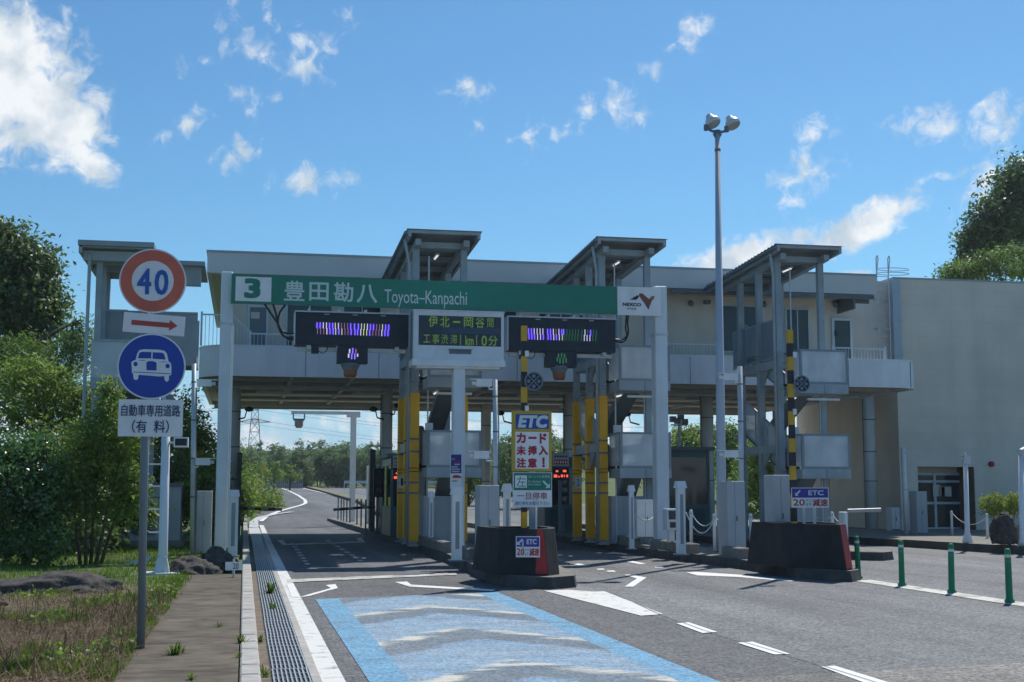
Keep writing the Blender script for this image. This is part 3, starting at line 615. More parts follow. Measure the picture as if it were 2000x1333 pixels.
# ================================================================== OFFICE BUILDING on the right
def wallpanel():
    m = bpy.data.materials.new('panel_wall_beige'); m.use_nodes = True; t = m.node_tree; b = t.nodes['Principled BSDF']; b.inputs['Roughness'].default_value = .75
    tcn = t.nodes.new('ShaderNodeTexCoord'); sp_ = t.nodes.new('ShaderNodeSeparateXYZ'); t.links.new(tcn.outputs['Object'], sp_.inputs[0])
    cb = t.nodes.new('ShaderNodeCombineXYZ'); t.links.new(sp_.outputs[0], cb.inputs[0]); t.links.new(sp_.outputs[2], cb.inputs[1])
    br = t.nodes.new('ShaderNodeTexBrick'); t.links.new(cb.outputs[0], br.inputs['Vector']); br.inputs['Scale'].default_value = 1; br.inputs['Brick Width'].default_value = 2.7; br.inputs['Row Height'].default_value = .6; br.inputs['Mortar Size'].default_value = .008
    br.inputs['Color1'].default_value = (.76, .68, .585, 1); br.inputs['Color2'].default_value = (.735, .66, .57, 1); br.inputs['Mortar'].default_value = (.66, .59, .51, 1)
    n = t.nodes.new('ShaderNodeTexNoise'); n.inputs['Scale'].default_value = .5; n.inputs['Detail'].default_value = 7; t.links.new(tcn.outputs['Object'], n.inputs['Vector'])
    r = t.nodes.new('ShaderNodeMapRange'); r.inputs[1].default_value = .35; r.inputs[2].default_value = .7; r.inputs[3].default_value = .88; r.inputs[4].default_value = 1.06; t.links.new(n.outputs[0], r.inputs[0])
    v = t.nodes.new('ShaderNodeVectorMath'); v.operation = 'SCALE'; t.links.new(br.outputs[0], v.inputs[0]); n2_ = t.nodes.new('ShaderNodeTexNoise'); n2_.inputs['Scale'].default_value = 1; n2_.inputs['Detail'].default_value = 7; mp_ = t.nodes.new('ShaderNodeMapping'); mp_.inputs[3].default_value = (.9, .9, .10); t.links.new(tcn.outputs['Object'], mp_.inputs[0]); t.links.new(mp_.outputs[0], n2_.inputs['Vector'])
    r2_ = t.nodes.new('ShaderNodeMapRange'); r2_.inputs[1].default_value = .5; r2_.inputs[2].default_value = .75; r2_.inputs[3].default_value = 1; r2_.inputs[4].default_value = .88; t.links.new(n2_.outputs[0], r2_.inputs[0])
    m2_ = t.nodes.new('ShaderNodeMath'); m2_.operation = 'MULTIPLY'; t.links.new(r.outputs[0], m2_.inputs[0]); t.links.new(r2_.outputs[0], m2_.inputs[1]); t.links.new(m2_.outputs[0], v.inputs['Scale']); t.links.new(v.outputs[0], b.inputs['Base Color'])
    return m
OB = thing('office_building', 'tall windowless beige panel building with a recessed glass entrance on the right', 'building', (30, 44.5, .2))
OY = 44.5; x0, x1, z0, z1 = px_rect(1794, 912, 1905, 1038, OY); z0 = .2
OW = wallpanel(); HT = 9.55
m = MB(); m.box(23.65, x0, OY, 53.6, .15, HT); m.box(x1, 48, OY, 53.6, .15, HT); m.box(x0, x1, OY, 53.6, z1, HT); m.box(x0, x1, OY+1.2, 53.6, .15, z1); m.build('wall', OW, OB)
MB().box(23.62, 48.05, OY-.03, 53.63, HT, HT+.06).build('coping', mat('roof_coping_metal', (.33, .36, .39)), OB)
MB().box(x1-.02, x1-.003, OY+.03, OY+1.18, .2, z1-.003).build('entrance_reveal', mat('brown_reveal', (.20, .14, .115), .7, .1), OB)
ax0, ax1 = x0+.03, at(1878, 980, OY+1.1).x
m = MB(); Yd = OY+1.08; zt = at(1830, 925, Yd).z
xm = (ax0+ax1)/2+.05
for a in ((ax0, ax0+.06, .2, zt), (ax1-.07, ax1, .2, zt), (xm-.05, xm+.05, .2, zt)): m.box(a[0], a[1], Yd-.06, Yd+.06, a[2], a[3])
for z in (.2, 1.15, zt-.35, zt-.07): m.box(ax0+.06, ax1-.07, Yd-.055, Yd+.055, z, z+.09)
dr = m.build('door', AL, OB); sub('pane', MB().box(ax0+.06, ax1-.07, Yd+.0, Yd+.02, .25, zt), DARKG, dr)
m = MB()
for a in ((1822, 947, 1836, 970), (1834, 950, 1845, 970), (1838, 951, 1858, 970)):
    b = px_rect(*a, Yd-.07); m.box(b[0], b[1], Yd-.08, Yd-.07, b[2], b[3])
sub('notice', m, mat('paper_notice', (.62, .60, .56)), dr)
p = at(1935, 907, OY); m = MB(); m.prismy([(p.x+.11*math.cos(k*math.pi/8), p.z+.11*math.sin(k*math.pi/8)) for k in range(16)], OY-.09, OY-.002); m.prismy([(p.x+.07*math.cos(k*math.pi/8), p.z+.07*math.sin(k*math.pi/8)) for k in range(16)], OY-.14, OY-.09); m.build('alarm_lamp', mat('alarm_red', (.30, .015, .02), .3, .05), OB)
a = at(1739, 545, 44.3); b = at(1752, 545, 44.3); m = MB(); m.box(a.x+.02, b.x+.06, 44.2, 44.48, ZT, 9.5)
for z in (6.6, 7.9, 9.0): m.box(a.x, b.x+.08, 44.18, 44.47, z, z+.05)
m.build('drain_duct', mat('duct_blue_grey', (.36, .44, .52), .4, .06), OB)
m = MB(); lx0, lx1 = at(1714, 600, 44.2).x, at(1737, 600, 44.2).x; zt = at(1725, 500, 44.2).z
for x in (lx0, lx1):
    m.tube([(x, 44.2, ZT+.35), (x, 44.2, zt-.1), (x+.06, 44.22, zt), (x+.13, 44.3, zt-.08), (x+.16, 44.55, 9.5)], .022, 7)
for k in range(13): m.tube([(lx0, 44.2, 6.2+k*.28), (lx1, 44.2, 6.2+k*.28)], .013, 6)
for z in (9.62, 9.78):
    xc = (lx0+lx1)/2+.25; m.tube([(xc+.62*math.cos(k*math.pi/10), 44.2-.33+.33*math.sin(k*math.pi/10), z) for k in range(21)], .013, 6, cap=False)
for x in (lx0, lx1):
    for z in (6.4, 7.6, 8.7): m.box(x-.03, x+.03, 44.2, 44.5, z, z+.05)
m.build('roof_ladder', GALV, OB)

# ================================================================== STAIR TOWERS
def flight(x0, x1, y0, z0, y1, z1, n=9):
    m = MB(); dy, dz = (y1-y0)/n, (z1-z0)/n
    for i in range(n):
        y, z = y0+dy*i, z0+dz*(i+1); m.box(x0+.04, x1-.04, y, y+dy*1.05, z-.03, z); m.box(x0+.04, x1-.04, y+dy*.98, y+dy*1.04, z, z+dz*.9)
    for x in (x0, x1-.04):
        m.add([(x, y0, z0-.1), (x, y1, z1-.1), (x, y1, z1+.12), (x, y0, z0+.12), (x+.04, y0, z0-.1), (x+.04, y1, z1-.1), (x+.04, y1, z1+.12), (x+.04, y0, z0+.12)],
              [(0, 3, 2, 1), (4, 5, 6, 7), (0, 1, 5, 4), (2, 3, 7, 6), (1, 2, 6, 5), (0, 4, 7, 3)])
    m.add([(x0+.04, y0, z0-.08), (x1-.04, y0, z0-.08), (x1-.04, y1, z1-.08), (x0+.04, y1, z1-.08)], [(0, 1, 2, 3)])
    return m
def rail_slope(x, y0, z0, y1, z1):
    m = MB(); m.tube([(x, y0, z0+.95), (x, y1, z1+.95)], .02, 6); m.tube([(x, y0, z0+.5), (x, y1, z1+.5)], .014, 6)
    for k in range(4): t = k/3; m.tube([(x, y0+(y1-y0)*t, z0+(z1-z0)*t), (x, y0+(y1-y0)*t, z0+(z1-z0)*t+.95)], .014, 6)
    return m
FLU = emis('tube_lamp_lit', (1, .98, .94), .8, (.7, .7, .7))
def landing(t, z0, h, x0=.5, x1=1.95, y0=-.15, y1=.95):
    m = MB(); m.box(x0, x1, y0, y1, z0-.26, z0); fr = m.build('landing', STEEL, t, (0, 0, 0))
    m = MB(); m.box(x0+.07, x1-.07, y0+.005, y0+.03, z0+.07, z0+h-.06)
    m.box(x0+.005, x0+.03, y0+.1, y1-.05, z0+.07, z0+h-.06); m.box(x1-.03, x1-.005, y0+.1, y1-.05, z0+.07, z0+h-.06)
    m.build('parapet_panel', FROST, t, (0, 0, 0))
    m = MB()
    for a in ((x0, x0+.07, y0, y0+.06, z0, z0+h), (x1-.07, x1, y0, y0+.06, z0, z0+h), (x0+.07, x1-.07, y0, y0+.06, z0+h-.06, z0+h), (x0+.07, x1-.07, y0, y0+.06, z0, z0+.07),
              (x0, x0+.06, y0+.06, y1, z0+h-.06, z0+h), (x1-.06, x1, y0+.06, y1, z0+h-.06, z0+h), ((x0+x1)/2-.02, (x0+x1)/2+.02, y0-.005, y0+.0, z0-.26, z0-.02)): m.box(*a)
    m.build('parapet_frame', mat('parapet_frame_steel', (.22, .27, .30), .5, .08), t, (0, 0, 0))
def tower_base():
    t = thing('stair_tower', '', 'stair tower', (0, 0, 0), 'steel stair towers on the traffic islands')
    sl_ = -.055
    sh = Matrix(((1, 0, 0, 0), (0, 1, 0, 0), (0, sl_, 1, 0), (0, 0, 0, 1)))
    m = MB(); n = 46; vs, fs = [], []
    for i in range(n+1):
        y = -.05+5.85*i/n; z = 8.60+(.035 if i % 2 else 0)
        vs += [(-.06, y, z), (1.98, y, z), (1.98, y, z-.012), (-.06, y, z-.012)]
    for i in range(n):
        a = i*4; fs += [(a, a+1, a+5, a+4), (a+2, a+3, a+7, a+6), (a+1, a+2, a+6, a+5), (a+3, a, a+4, a+7)]
    fs += [(3, 2, 1, 0), (4*n, 4*n+1, 4*n+2, 4*n+3)]
    m.add(vs, fs).xform(sh); m.build('roof', mat('roof_sheet', (.28, .32, .34), .5, .1, 2, metal=.2), t, (0, 0, 0))
    m = MB(); m.box(-.03, .05, 0, 5.75, 8.40, 8.585); m.box(1.85, 1.93, 0, 5.75, 8.40, 8.585); m.box(.05, 1.85, 0, .06, 8.5, 8.585); m.box(.2, 1.75, .72, .88, 8.28, 8.44)
    for y in (1.6, 2.9, 4.2, 5.5): m.box(.05, 1.85, y, y+.08, 8.42, 8.56)
    for x in (.2, 1.52): m.box(x, x+.16, .3, 5.5, 8.25, 8.42)
    m.xform(sh); m.build('roof_frame', STEEL, t, (0, 0, 0))
    m = MB(); m.tube([(-.1, 0, 8.5), (-.1, 5.8, 8.5+sl_*5.8)], .05, 8); m.tube([(-.1, 5.0, 8.2), (.0, 5.0, 7.9), (.08, 4.95, 7.6)], .03, 6); m.build('rain_gutter', STEELD, t, (0, 0, 0))
    for x, y in ((.2, .72), (.2, 2.1), (.2, 3.6), (1.52, .72), (1.52, 3.6)):
        m = MB(); zt = 8.3+sl_*y; m.box(x, x+.035, y, y+.17, .18, zt); m.box(x+.135, x+.17, y, y+.17, .18, zt); m.box(x+.035, x+.135, y+.01, y+.16, .18, zt)
        m.box(x-.06, x+.23, y-.06, y+.23, .18, .215); m.build('post', STEEL, t, (0, 0, 0))
    for z in (2.72, 5.15):
        for bx in ((.21, .36, .9, 3.6, z, z+.24), (1.53, 1.68, .9, 3.6, z, z+.24), (.37, 1.52, 3.62, 3.76, z, z+.2)): MB().box(*bx).build('side_beam', STEEL, t, (0, 0, 0))
    for s in (2.72, 5.15): m = MB(); m.add([(.25, 2.1, s-.5), (.25, 1.5, s), (.25, 2.1, s), (.31, 2.1, s-.5), (.31, 1.5, s), (.31, 2.1, s)], [(0, 1, 2), (3, 5, 4), (0, 2, 5, 3), (0, 3, 4, 1)]).build('gusset', STEEL, t, (0, 0, 0))
    landing(t, 2.25, .98); landing(t, 4.62, .98)
    m = MB(); m.box(.38, 1.52, 3.75, 4.6, 3.28, 3.4); m.build('landing', STEEL, t, (0, 0, 0))
    m = MB(); m.box(.3, 1.6, 2.6, 3.4, 5.5, 5.68); m.build('landing', STEEL, t, (0, 0, 0))
    for a in ((1.0, 1.5, 3.3, .2, .95, 2.25, 10), (.4, .92, .95, 2.25, 3.75, 3.4, 8), (1.0, 1.5, 3.75, 3.4, .95, 4.62, 8), (.4, .92, .95, 4.62, 3.4, 5.68, 8)):
        f_ = flight(*a[:6], a[6]); f_.build('stair_flight', STEELD, t, (0, 0, 0))
        rail_slope(a[0] if a[0] < .9 else a[1], a[2], a[3], a[4], a[5]).build('handrail', STEEL, t, (0, 0, 0))
    m = MB(); m.box(.30, .33, 1.0, 4.4, 5.45, 6.55); m.add([(.31, 1.0, 6.55), (.31, 2.4, 6.55), (.31, 2.4, 7.1), (.31, 4.3, 7.1), (.31, 4.3, 6.55), (.31, 2.4, 6.55)], [(0, 1, 2), (5, 4, 3, 2)]) if False else None
    for (ya, za, yb, zb2) in ((.95, 2.3, 3.7, 3.45), (.95, 4.65, 3.4, 5.7)):
        m2 = MB(); P_ = [(ya, za), (yb, zb2), (yb, zb2+1.0), (ya, za+1.0)]
        m2.add([(.34, y, z) for y, z in P_]+[(.36, y, z) for y, z in P_], [(0, 1, 2, 3)[::-1], (4, 5, 6, 7), (0, 1, 5, 4), (1, 2, 6, 5), (2, 3, 7, 6), (3, 0, 4, 7)]); m2.build('stair_screen', FROST, t, (0, 0, 0))
    m.build('side_screen', mat('screen_panel', (.22, .265, .30), .45, .1, 1.2), t, (0, 0, 0))
    MB().tube([(.08, .62, .25), (.08, .62, 7.75), (.0, .5, 8.05), (-.08, .4, 8.4)], .04, 8).build('downpipe', STEEL, t, (0, 0, 0), smooth=True)
    MB().tube([(.62, .66, .25), (.62, .66, 8.0)], .022, 6).build('conduit', GALV, t, (0, 0, 0)); MB().tube([(1.45, .66, .25), (1.45, .66, 4.3), (1.2, .66, 4.4)], .02, 6).build('conduit', GALV, t, (0, 0, 0))
    MB().box(.55, .75, .56, .66, 3.1, 3.45).build('junction_box', GALV, t, (0, 0, 0))
    for (ya, za, yb, zb2) in ((.95, 2.3, 3.7, 3.45), (.95, 4.65, 3.4, 5.7)):
        m3 = MB()
        for dz in (0, 1.0): m3.tube([(.335, ya, za+dz), (.335, yb, zb2+dz)], .028, 6)
        for f in (0, .33, .66, 1): m3.tube([(.335, ya+(yb-ya)*f, za+(zb2-za)*f), (.335, ya+(yb-ya)*f, za+(zb2-za)*f+1.)], .022, 6)
        m3.build('screen_frame', STEEL, t, (0, 0, 0))
    m3 = MB()
    for z in (5.44, 6.56): m3.box(.29, .345, .98, 4.42, z, z+.05)
    for y in (1.0, 2.1, 3.25, 4.38): m3.box(.29, .345, y-.025, y+.025, 5.4, 6.6)
    m3.build('screen_frame', STEEL, t, (0, 0, 0))
    for x, y in ((.2, .72), (1.52, .72), (.2, 2.1), (.2, 3.6)):
        m3 = MB()
        for z in (2.2, 4.55, 5.6): m3.box(x-.03, x+.2, y-.03, y+.2, z-.06, z-.03); m3.box(x-.03, x+.2, y-.03, y+.2, z+.03, z+.06)
        m3.build('splice_plate', STEEL, t, (0, 0, 0))
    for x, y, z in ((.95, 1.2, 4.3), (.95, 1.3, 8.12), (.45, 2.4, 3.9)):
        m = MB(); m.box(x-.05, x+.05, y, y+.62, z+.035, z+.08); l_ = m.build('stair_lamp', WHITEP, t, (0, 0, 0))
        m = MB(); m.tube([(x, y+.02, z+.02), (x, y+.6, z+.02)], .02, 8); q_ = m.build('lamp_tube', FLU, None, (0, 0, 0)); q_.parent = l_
    m = MB(); m.box(.75, 1.7, -.1, .0, 4.17, 4.23); m.build('strip_lamp', mat('strip_lamp_white', (.62, .63, .6)), t, (0, 0, 0))
    m = MB(); m.box(.55, 1.5, .9, 2.6, .2, 1.5); m.box(.9, .94, .885, .9, .25, 1.45); m.build('base_cabinet', mat('cabinet_grey', (.40, .44, .47), .5, .06, 2), t, (0, 0, 0))
    return t
TW = tower_base()
tw = [(4.17, 34.2, 'stair tower rising behind the green name sign, its yellow post plate numbered 1'),
      (9.41, 34.2, 'stair tower just left of the right gantry pillar, its yellow post plate numbered 2'),
      (14.66, 34.2, 'unpainted grey stair tower standing free to the right of the tall double lamp')]
towers = []
for i, (x, y, lab) in enumerate(tw):
    t = TW if i == 0 else copy_tree(TW)
    t.location = (x, y, 0); t['label'] = lab; towers.append(t)
def guards(t, no):
    for x, y, ztop in [q_ for q_ in ((.2, .72, at(809, 768, 35).z), (.2, 2.1, at(793, 773, 36.3).z), (.2, 3.6, at(782, 780, 37.8).z), (1.52, .72, at(912, 768, 35).z)) if no == '1' or q_[0] < 1]:
        m = MB(); z = .3; zs = [.3, 1.55, 1.63, 1.9, 1.98, 2.62, 2.7, 3.05, 3.13, ztop]
        m.box(x-.03, x+.2, y-.03, y+.0, z, ztop); m.box(x-.03, x-.002, y, y+.19, z, ztop); m.box(x+.172, x+.2, y, y+.19, z, ztop)
        g_ = m.build('post_guard', YEL, None, (0, 0, 0)); g_.parent = t
        m = MB()
        for z in (1.56, 1.84, 2.66, 3.0): m.box(x-.036, x+.206, y-.036, y-.0305, z, z+.05); m.box(x-.036, x-.031, y-.03, y+.19, z, z+.05)
        b = m.build('guard_band', STEELD, None, (0, 0, 0)); b.parent = g_
        if y == 3.6:
            m = MB(); m.box(x-.02, x+.19, y-.045, y-.031, 1.72, 2.06); p_ = m.build('number_plate', GALV, None, (0, 0, 0)); p_.parent = g_
            m = MB(); m.text(no, x+.05, x+.12, 1.79, 2.0, y-.05); p_ = m.build('number', INK, None, (0, 0, 0)); p_.parent = g_
guards(towers[0], '1'); guards(towers[1], '2')
for x, y in ((.2, 2.1), (1.52, .72)):
    m = MB(); m.box(x+.172, x+.2, y+.02, y+.17, .3, 4.2); g_ = m.build('post_guard', mat('guard_ochre', (.32, .17, .03), .6, .1), None, (0, 0, 0)); g_.parent = towers[2]
# tower on the verge, lower roof and footbridge to the deck
T0 = thing('stair_tower', 'stair tower on the far left verge behind the speed sign, bridged to the deck', 'stair tower', (-4.25, 34.2, 0), 'steel stair towers on the traffic islands')
def w0(px0, py0, px1, py1, Y): return px_rect(px0, py0, px1, py1, Y)
m = MB(); x0, x1, z0, z1 = w0(152, 471, 301, 479, 34.2); m.box(x0, x1, 34.2, 38.4, z1-.13, z1); m.box(x0+.1, x1-.1, 34.3, 38.3, z1-.17, z1-.13); m.build('roof', mat('roof_sheet', (.28, .32, .34)), T0)
m = MB(); m.box(x0+.1, x1-.15, 34.6, 34.75, z1-.45, z1-.2); m.box(x0+.02, x0+.1, 34.25, 38.3, z1-.32, z1-.171)
for y in (35.6, 36.8, 38.0): m.box(x0+.1, x1-.15, y, y+.1, z1-.38, z1-.2)
m.build('roof_frame', STEEL, T0)
m = MB(); a = w0(340, 510, 400, 538, 36); m.box(a[0]-.5, a[1], 36, 39, a[3]-.12, a[3]); m.box(a[0]-.5, a[1]-.1, 36.2, 36.4, a[2]-.25, a[3]-.12); m.build('bridge_roof', mat('roof_sheet', (.28, .32, .34)), T0)
for px, Y in ((188, 34.9), (196, 36.4), (204, 37.9), (290, 34.9), (300, 37.9)):
    x = at(px, 700, Y).x; MB().box(x-.08, x+.08, Y, Y+.16, .1, z1-.2).build('post', STEEL, T0)
x = at(168, 700, 34.6).x; MB().tube([(x-.02, 34.6, .1), (x+.0, 34.6, z1-.5), (x+.0, 34.5, z1-.3)], .045, 8).build('downpipe', STEEL, T0)
a = w0(178, 668, 300, 738, 34.7); m = MB(); m.box(a[0], a[1], 34.7, 34.73, a[2], a[3]); m.build('parapet_panel', mat('screen_panel_pale', (.48, .54, .58), .5, .08), T0)
m = MB(); m.box(a[0], a[1], 34.68, 36.0, a[2]-.3, a[2]-.004); m.build('landing', STEEL, T0); MB().box(a[0], a[1], 34.66, 34.76, a[3], a[3]+.05).build('handrail', STEEL, T0); MB().box(a[0], a[1], 36.0, 38.0, 3.3, 3.5).build('landing', STEEL, T0)
flight(a[0]+.3, a[0]+1.2, 38.0, 3.4, 35.8, 4.6, 8).build('stair_flight', STEELD, T0)
a = w0(206, 612, 390, 692, 36.6); m = MB()
m.box(a[0], -1.36, 36.6, 36.63, a[2]+.0, a[3]); m.box(a[0], -1.36, 38.0, 38.03, a[2], a[3]); m.box(a[0], -1.36, 36.55, 38.05, a[2]-.3, a[2])
x = a[0]
while x < -1.5: m.box(x, x+.025, 36.575, 36.6, a[2]+.01, a[3]-.01); x += .13
m.box(a[0], -1.36, 36.56, 36.66, a[3], a[3]+.05); m.build('footbridge', STEEL, T0)
m = MB()
for k in range(9): xx = at(205+k*5, 640, 36.2).x; m.box(xx-.01, xx+.01, 36.2, 36.22, a[2], a[3])
m.box(at(203, 640, 36.2).x, at(248, 640, 36.2).x, 36.18, 36.24, a[3]-.03, a[3]+.02); m.build('railing', STEEL, T0)
# ================================================================== SIGN GANTRY
GY = 32.
a, b = at(428, 700, GY).x, at(451, 700, GY).x; c, d = at(1286.5, 560, GY).x+.02, at(1301, 560, GY).x+.03
GT = thing('sign_gantry', 'tall pale grey two-legged gantry frame carrying the green name sign', 'gantry', (0, GY, 0))
def pillar(x0, x1, z0):
    m = MB(); m.cbox(x0, x1, GY, GY+.36, z0, 6.92, .02); p_ = m.build('pillar', GANT, GT)
    m = MB(); m.box(x0-.02, x1+.02, GY-.02, GY+.38, 5.62, 5.68); m.box(x0-.08, x1+.08, GY-.08, GY+.44, z0, z0+.04)
    for sx in (x0-.05, x1+.05):
        for sy_ in (GY-.05, GY+.41): m.tube([(sx, sy_, z0+.04), (sx, sy_, z0+.1)], .018, 6)
    sub('base_plate', m, GALV, p_)
pillar(a, b, .1); pillar(c-.13, d-.01, .2)
m = MB(); m.box(b, c-.13, GY+.08, GY+.28, 6.28, 6.42); m.box(b, c-.13, GY+.08, GY+.28, 6.62, 6.74)
x = b+.4
while x < c-.2: m.box(x, x+.05, GY+.1, GY+.26, 6.42, 6.62); x += 1.2
m.build('cross_beam', GANT, GT)
m = MB(); m.tube([(b+.03, GY-.02, .3), (b+.03, GY-.02, 5.6)], .022, 6); m.build('conduit', WHITEP, GT)
SY = GY-.14
x0 = at(452, 560, SY).x; x1 = at(1206, 588, SY).x; x2 = at(1291, 590, SY).x; zb, zt = at(830, 605, SY).z-.0, at(830, 549, SY).z
zb = (at(452, 591.5, SY).z+at(1206, 614.5, SY).z)/2; zt = (at(452, 534, SY).z+at(1206, 562, SY).z)/2
NS = thing('name_sign', 'long green interchange name board with exit number 3 in white box', 'sign', ((x0+x2)/2, SY, (zb+zt)/2))
MB().box(x0, x1-.004, SY, SY+.1, zb, zt).build('board', GREEN, NS)
lg = MB().box(x1, x2, SY-.004, SY+.1, zb-.02, zt+.01).build('operator_panel', WHITE, NS)
q = px_rect(460, 538.5, 530, 591, SY); m = MB(); m.box(q[0], q[1], SY-.005, SY-.001, zb+.055, zt-.055); nb = m.build('number_box', WHITE, NS)
q = px_rect(477, 544, 509, 583, SY-.008); m = MB(); m.text('3', *q, SY-.009, bold=.035); sub('number', m, GREEN, nb)
SW = mat('sign_lettering', (.60, .68, .66), .5, .03)
m = MB()
for ch, u0, u1, v0, v1 in (('豊', 555, 595, 549, 588), ('田', 604, 642, 552, 588), ('勘', 652, 690, 552, 590), ('八', 697, 737, 556, 592)):
    m.text(ch, *px_rect(u0, v0, u1, v1, SY-.003), SY-.004, bold=.012)
m.text('Toyota–Kanpachi', *px_rect(751, 568, 912, 602, SY-.003), SY-.004, bold=.0)
m.build('lettering', SW, NS)
def lp(pts): return [(at(1200+u/18.18, 560+v/18.18, SY-.006).x, at(1200+u/18.18, 560+v/18.18, SY-.006).z) for u, v in pts][::-1]
m = MB()
m.prismy(lp([(550, 468), (680, 385), (820, 305), (880, 345), (840, 410), (790, 472)]), SY-.008, SY-.005, 0)
m.prismy(lp([(868, 268), (905, 248), (945, 240), (985, 246), (1030, 275), (1120, 355), (1225, 445), (1290, 455), (1330, 500), (1210, 832), (1060, 590), (880, 345)]), SY-.008, SY-.005, 1)
m.prismy(lp([(1225, 445), (1330, 342), (1432, 345), (1375, 480), (1330, 500), (1290, 455)]), SY-.0081, SY-.005, 2)
m.text('NEXCO', *px_rect(1216, 592, 1252, 598.5, SY), SY-.008, 0, .035); m.text('中日本', *px_rect(1225, 601, 1243, 606, SY), SY-.008, 0)
sub('emblem', m, [INK, mat('emblem_rust', (.20, .075, .06)), mat('emblem_orange', (.36, .13, .04))], lg)

# ------------------------------------------------------------------ LED boards hung below
def led_board(name, label, c0, c1, org, sc, xs_, top, bot, yt, ysp, slope, lamp, lx, lt, lb_, beacon):
    Y = GY-.30
    x0, x1 = at(c0[0], 640, Y).x, at(c1[0], 640, Y).x; zc0 = at((c0[0]+c1[0])/2, (c0[1]+c1[1])/2, Y).z; zc1 = at((c0[0]+c1[0])/2, (c0[2]+c1[2])/2, Y).z
    t = thing(name, label, 'message board', ((x0+x1)/2, Y, zc0), 'LED boards under the name sign')
    m = MB(); m.box(x0, x1, Y, Y+.5, zc1, zc0); cs = m.build('casing', BLACK, t)
    m = MB(); m.box(x0-.02, x1+.02, Y-.05, Y+.5, zc0, zc0+.03); m.box(x0-.03, x0-.002, Y-.02, Y+.5, zc1, zc0); sub('hood', m, GALV, cs)
    m = MB()
    for f in (.25, .5, .75): m.tube([(x0+(x1-x0)*f, Y-.02, zc0-.04), (x0+(x1-x0)*f+.12, Y-.02, zc0-.04)], .012, 6)
    for f in (.12, .38, .62, .9): m.box(x0+(x1-x0)*f-.03, x0+(x1-x0)*f+.03, Y+.1, Y+.4, zc0+.03, zc0+.11); m.box(x0+(x1-x0)*f-.05, x0+(x1-x0)*f+.05, Y+.05, Y+.45, zc1-.1, zc1)
    m.box(x0+.05, x1-.05, Y+.2, Y+.3, zc1-.13, zc1-.04); sub('bracket', m, GALV, cs)
    keys = 'vwygprb'; m = MB()
    for i, u in enumerate(xs_):
        dy = slope*(u-xs_[0]); dx = 0
        for s_, (k, ya, yb) in enumerate(((top[i], yt, yt+ysp*.52), (bot[i], yt+ysp*.48, yt+ysp))):
            w = .62 if k in 'vw' else .5
            ua = u+(8 if s_ == 0 else -4)*(1 if i > len(xs_)/2 else -.6)
            p0, p1 = at(org[0]+(ua-10*w)/sc, org[1]+(ya+dy)/sc, Y), at(org[0]+(ua+10*w)/sc, org[1]+(yb+dy)/sc, Y)
            m.box(p0.x, p1.x, Y-.006-.001*s_, Y-.0025, p1.z, p0.z, keys.index(k))
            if k == 'v': pa, pb = at(org[0]+(ua-22)/sc, org[1]+(ya+dy+8)/sc, Y), at(org[0]+(ua+22)/sc, org[1]+(yb+dy-8)/sc, Y); m.box(pa.x, pb.x, Y-.002-.0003*(i % 2)-.0001*s_, Y-.0004, pb.z, pa.z, 6)
    sub('led_text', m, [LEDK[k] for k in keys], cs)
    # lane lamp box and beacon below
    q = px_rect(*lamp, Y); m = MB(); m.box(q[0], q[1], Y+.02, Y+.35, q[2], zc1-.003); lb = m.build('lane_lamp', BLACK, t)
    m = MB()
    for u0, v0, v1, k in lx: p0, p1 = at(u0-1.2, v0, Y), at(u0+1.2, v1, Y); m.box(p0.x, p1.x, Y+.012, Y+.018, p1.z, p0.z, keys.index(k))
    sub('led_arrow', m, [LEDK[k] for k in keys], lb)
    p = at(beacon[0], beacon[1], Y+.2); r = .20; m = MB()
    m.lathe([(r*.62, p.z-.2), (r*.8, p.z-.14), (r*.85, p.z-.02)], (p.x, Y+.2), 18, 1); m.lathe([(r*.86, p.z-.02), (r*1.15, p.z+.1), (r*1.15, p.z+.14), (r*.5, p.z+.18)], (p.x, Y+.2), 18, 0)
    m.box(p.x-.14, p.x-.1, Y+.18, Y+.22, p.z+.14, q[2]+.02); m.box(p.x+.1, p.x+.14, Y+.18, Y+.22, p.z+.14, q[2]+.02)
    m.build('beacon', [STEELD, AMB], t)
    q2 = px_rect(lamp[0]-50, lamp[1]+5, lamp[0]-36, lamp[1]+17, Y) ; m = MB(); m.box(q2[0], q2[1], Y+.1, Y+.3, q2[2], q2[3]); m.tube([(q2[1], Y+.2, q2[2]+.05), (q2[1]+.12, Y+.2, q2[2]-.0), (q2[1]+.2, Y+.2, q2[2]+.08), (q2[1]+.22, Y+.2, zc1)], .012, 6)
    m.box((q2[0]+q2[1])/2-.02, (q2[0]+q2[1])/2+.02, Y+.18, Y+.22, q2[3], zc1); m.build('junction_box', BLACK, t)
    return t, x0, x1, zc0, zc1
B1 = led_board('message_board', 'left black LED board with violet and white streaks of text', (577, 607, 668), (798, 618, 684), (570, 590), 8.333,
    [415, 465, 517, 568, 618, 670, 712, 763, 812, 863, 912, 962, 1025, 1075, 1125, 1172, 1222, 1272, 1322, 1372, 1420, 1468, 1518, 1568], 'vvwwvvywpppvvvyywvvppyvv', 'pppwvvyvyppvvvwyyvpppwvv', 330, 195, .032,
    (659, 672, 718.5, 709.5), [(683, 682, 690, 'w'), (689, 680, 691, 'v'), (695, 682, 690, 'p'), (681, 691, 699, 'w'), (687, 691, 702, 'v'), (693, 691, 702, 'v'), (698.5, 691, 697, 'w')], 0, 0, (684, 722))
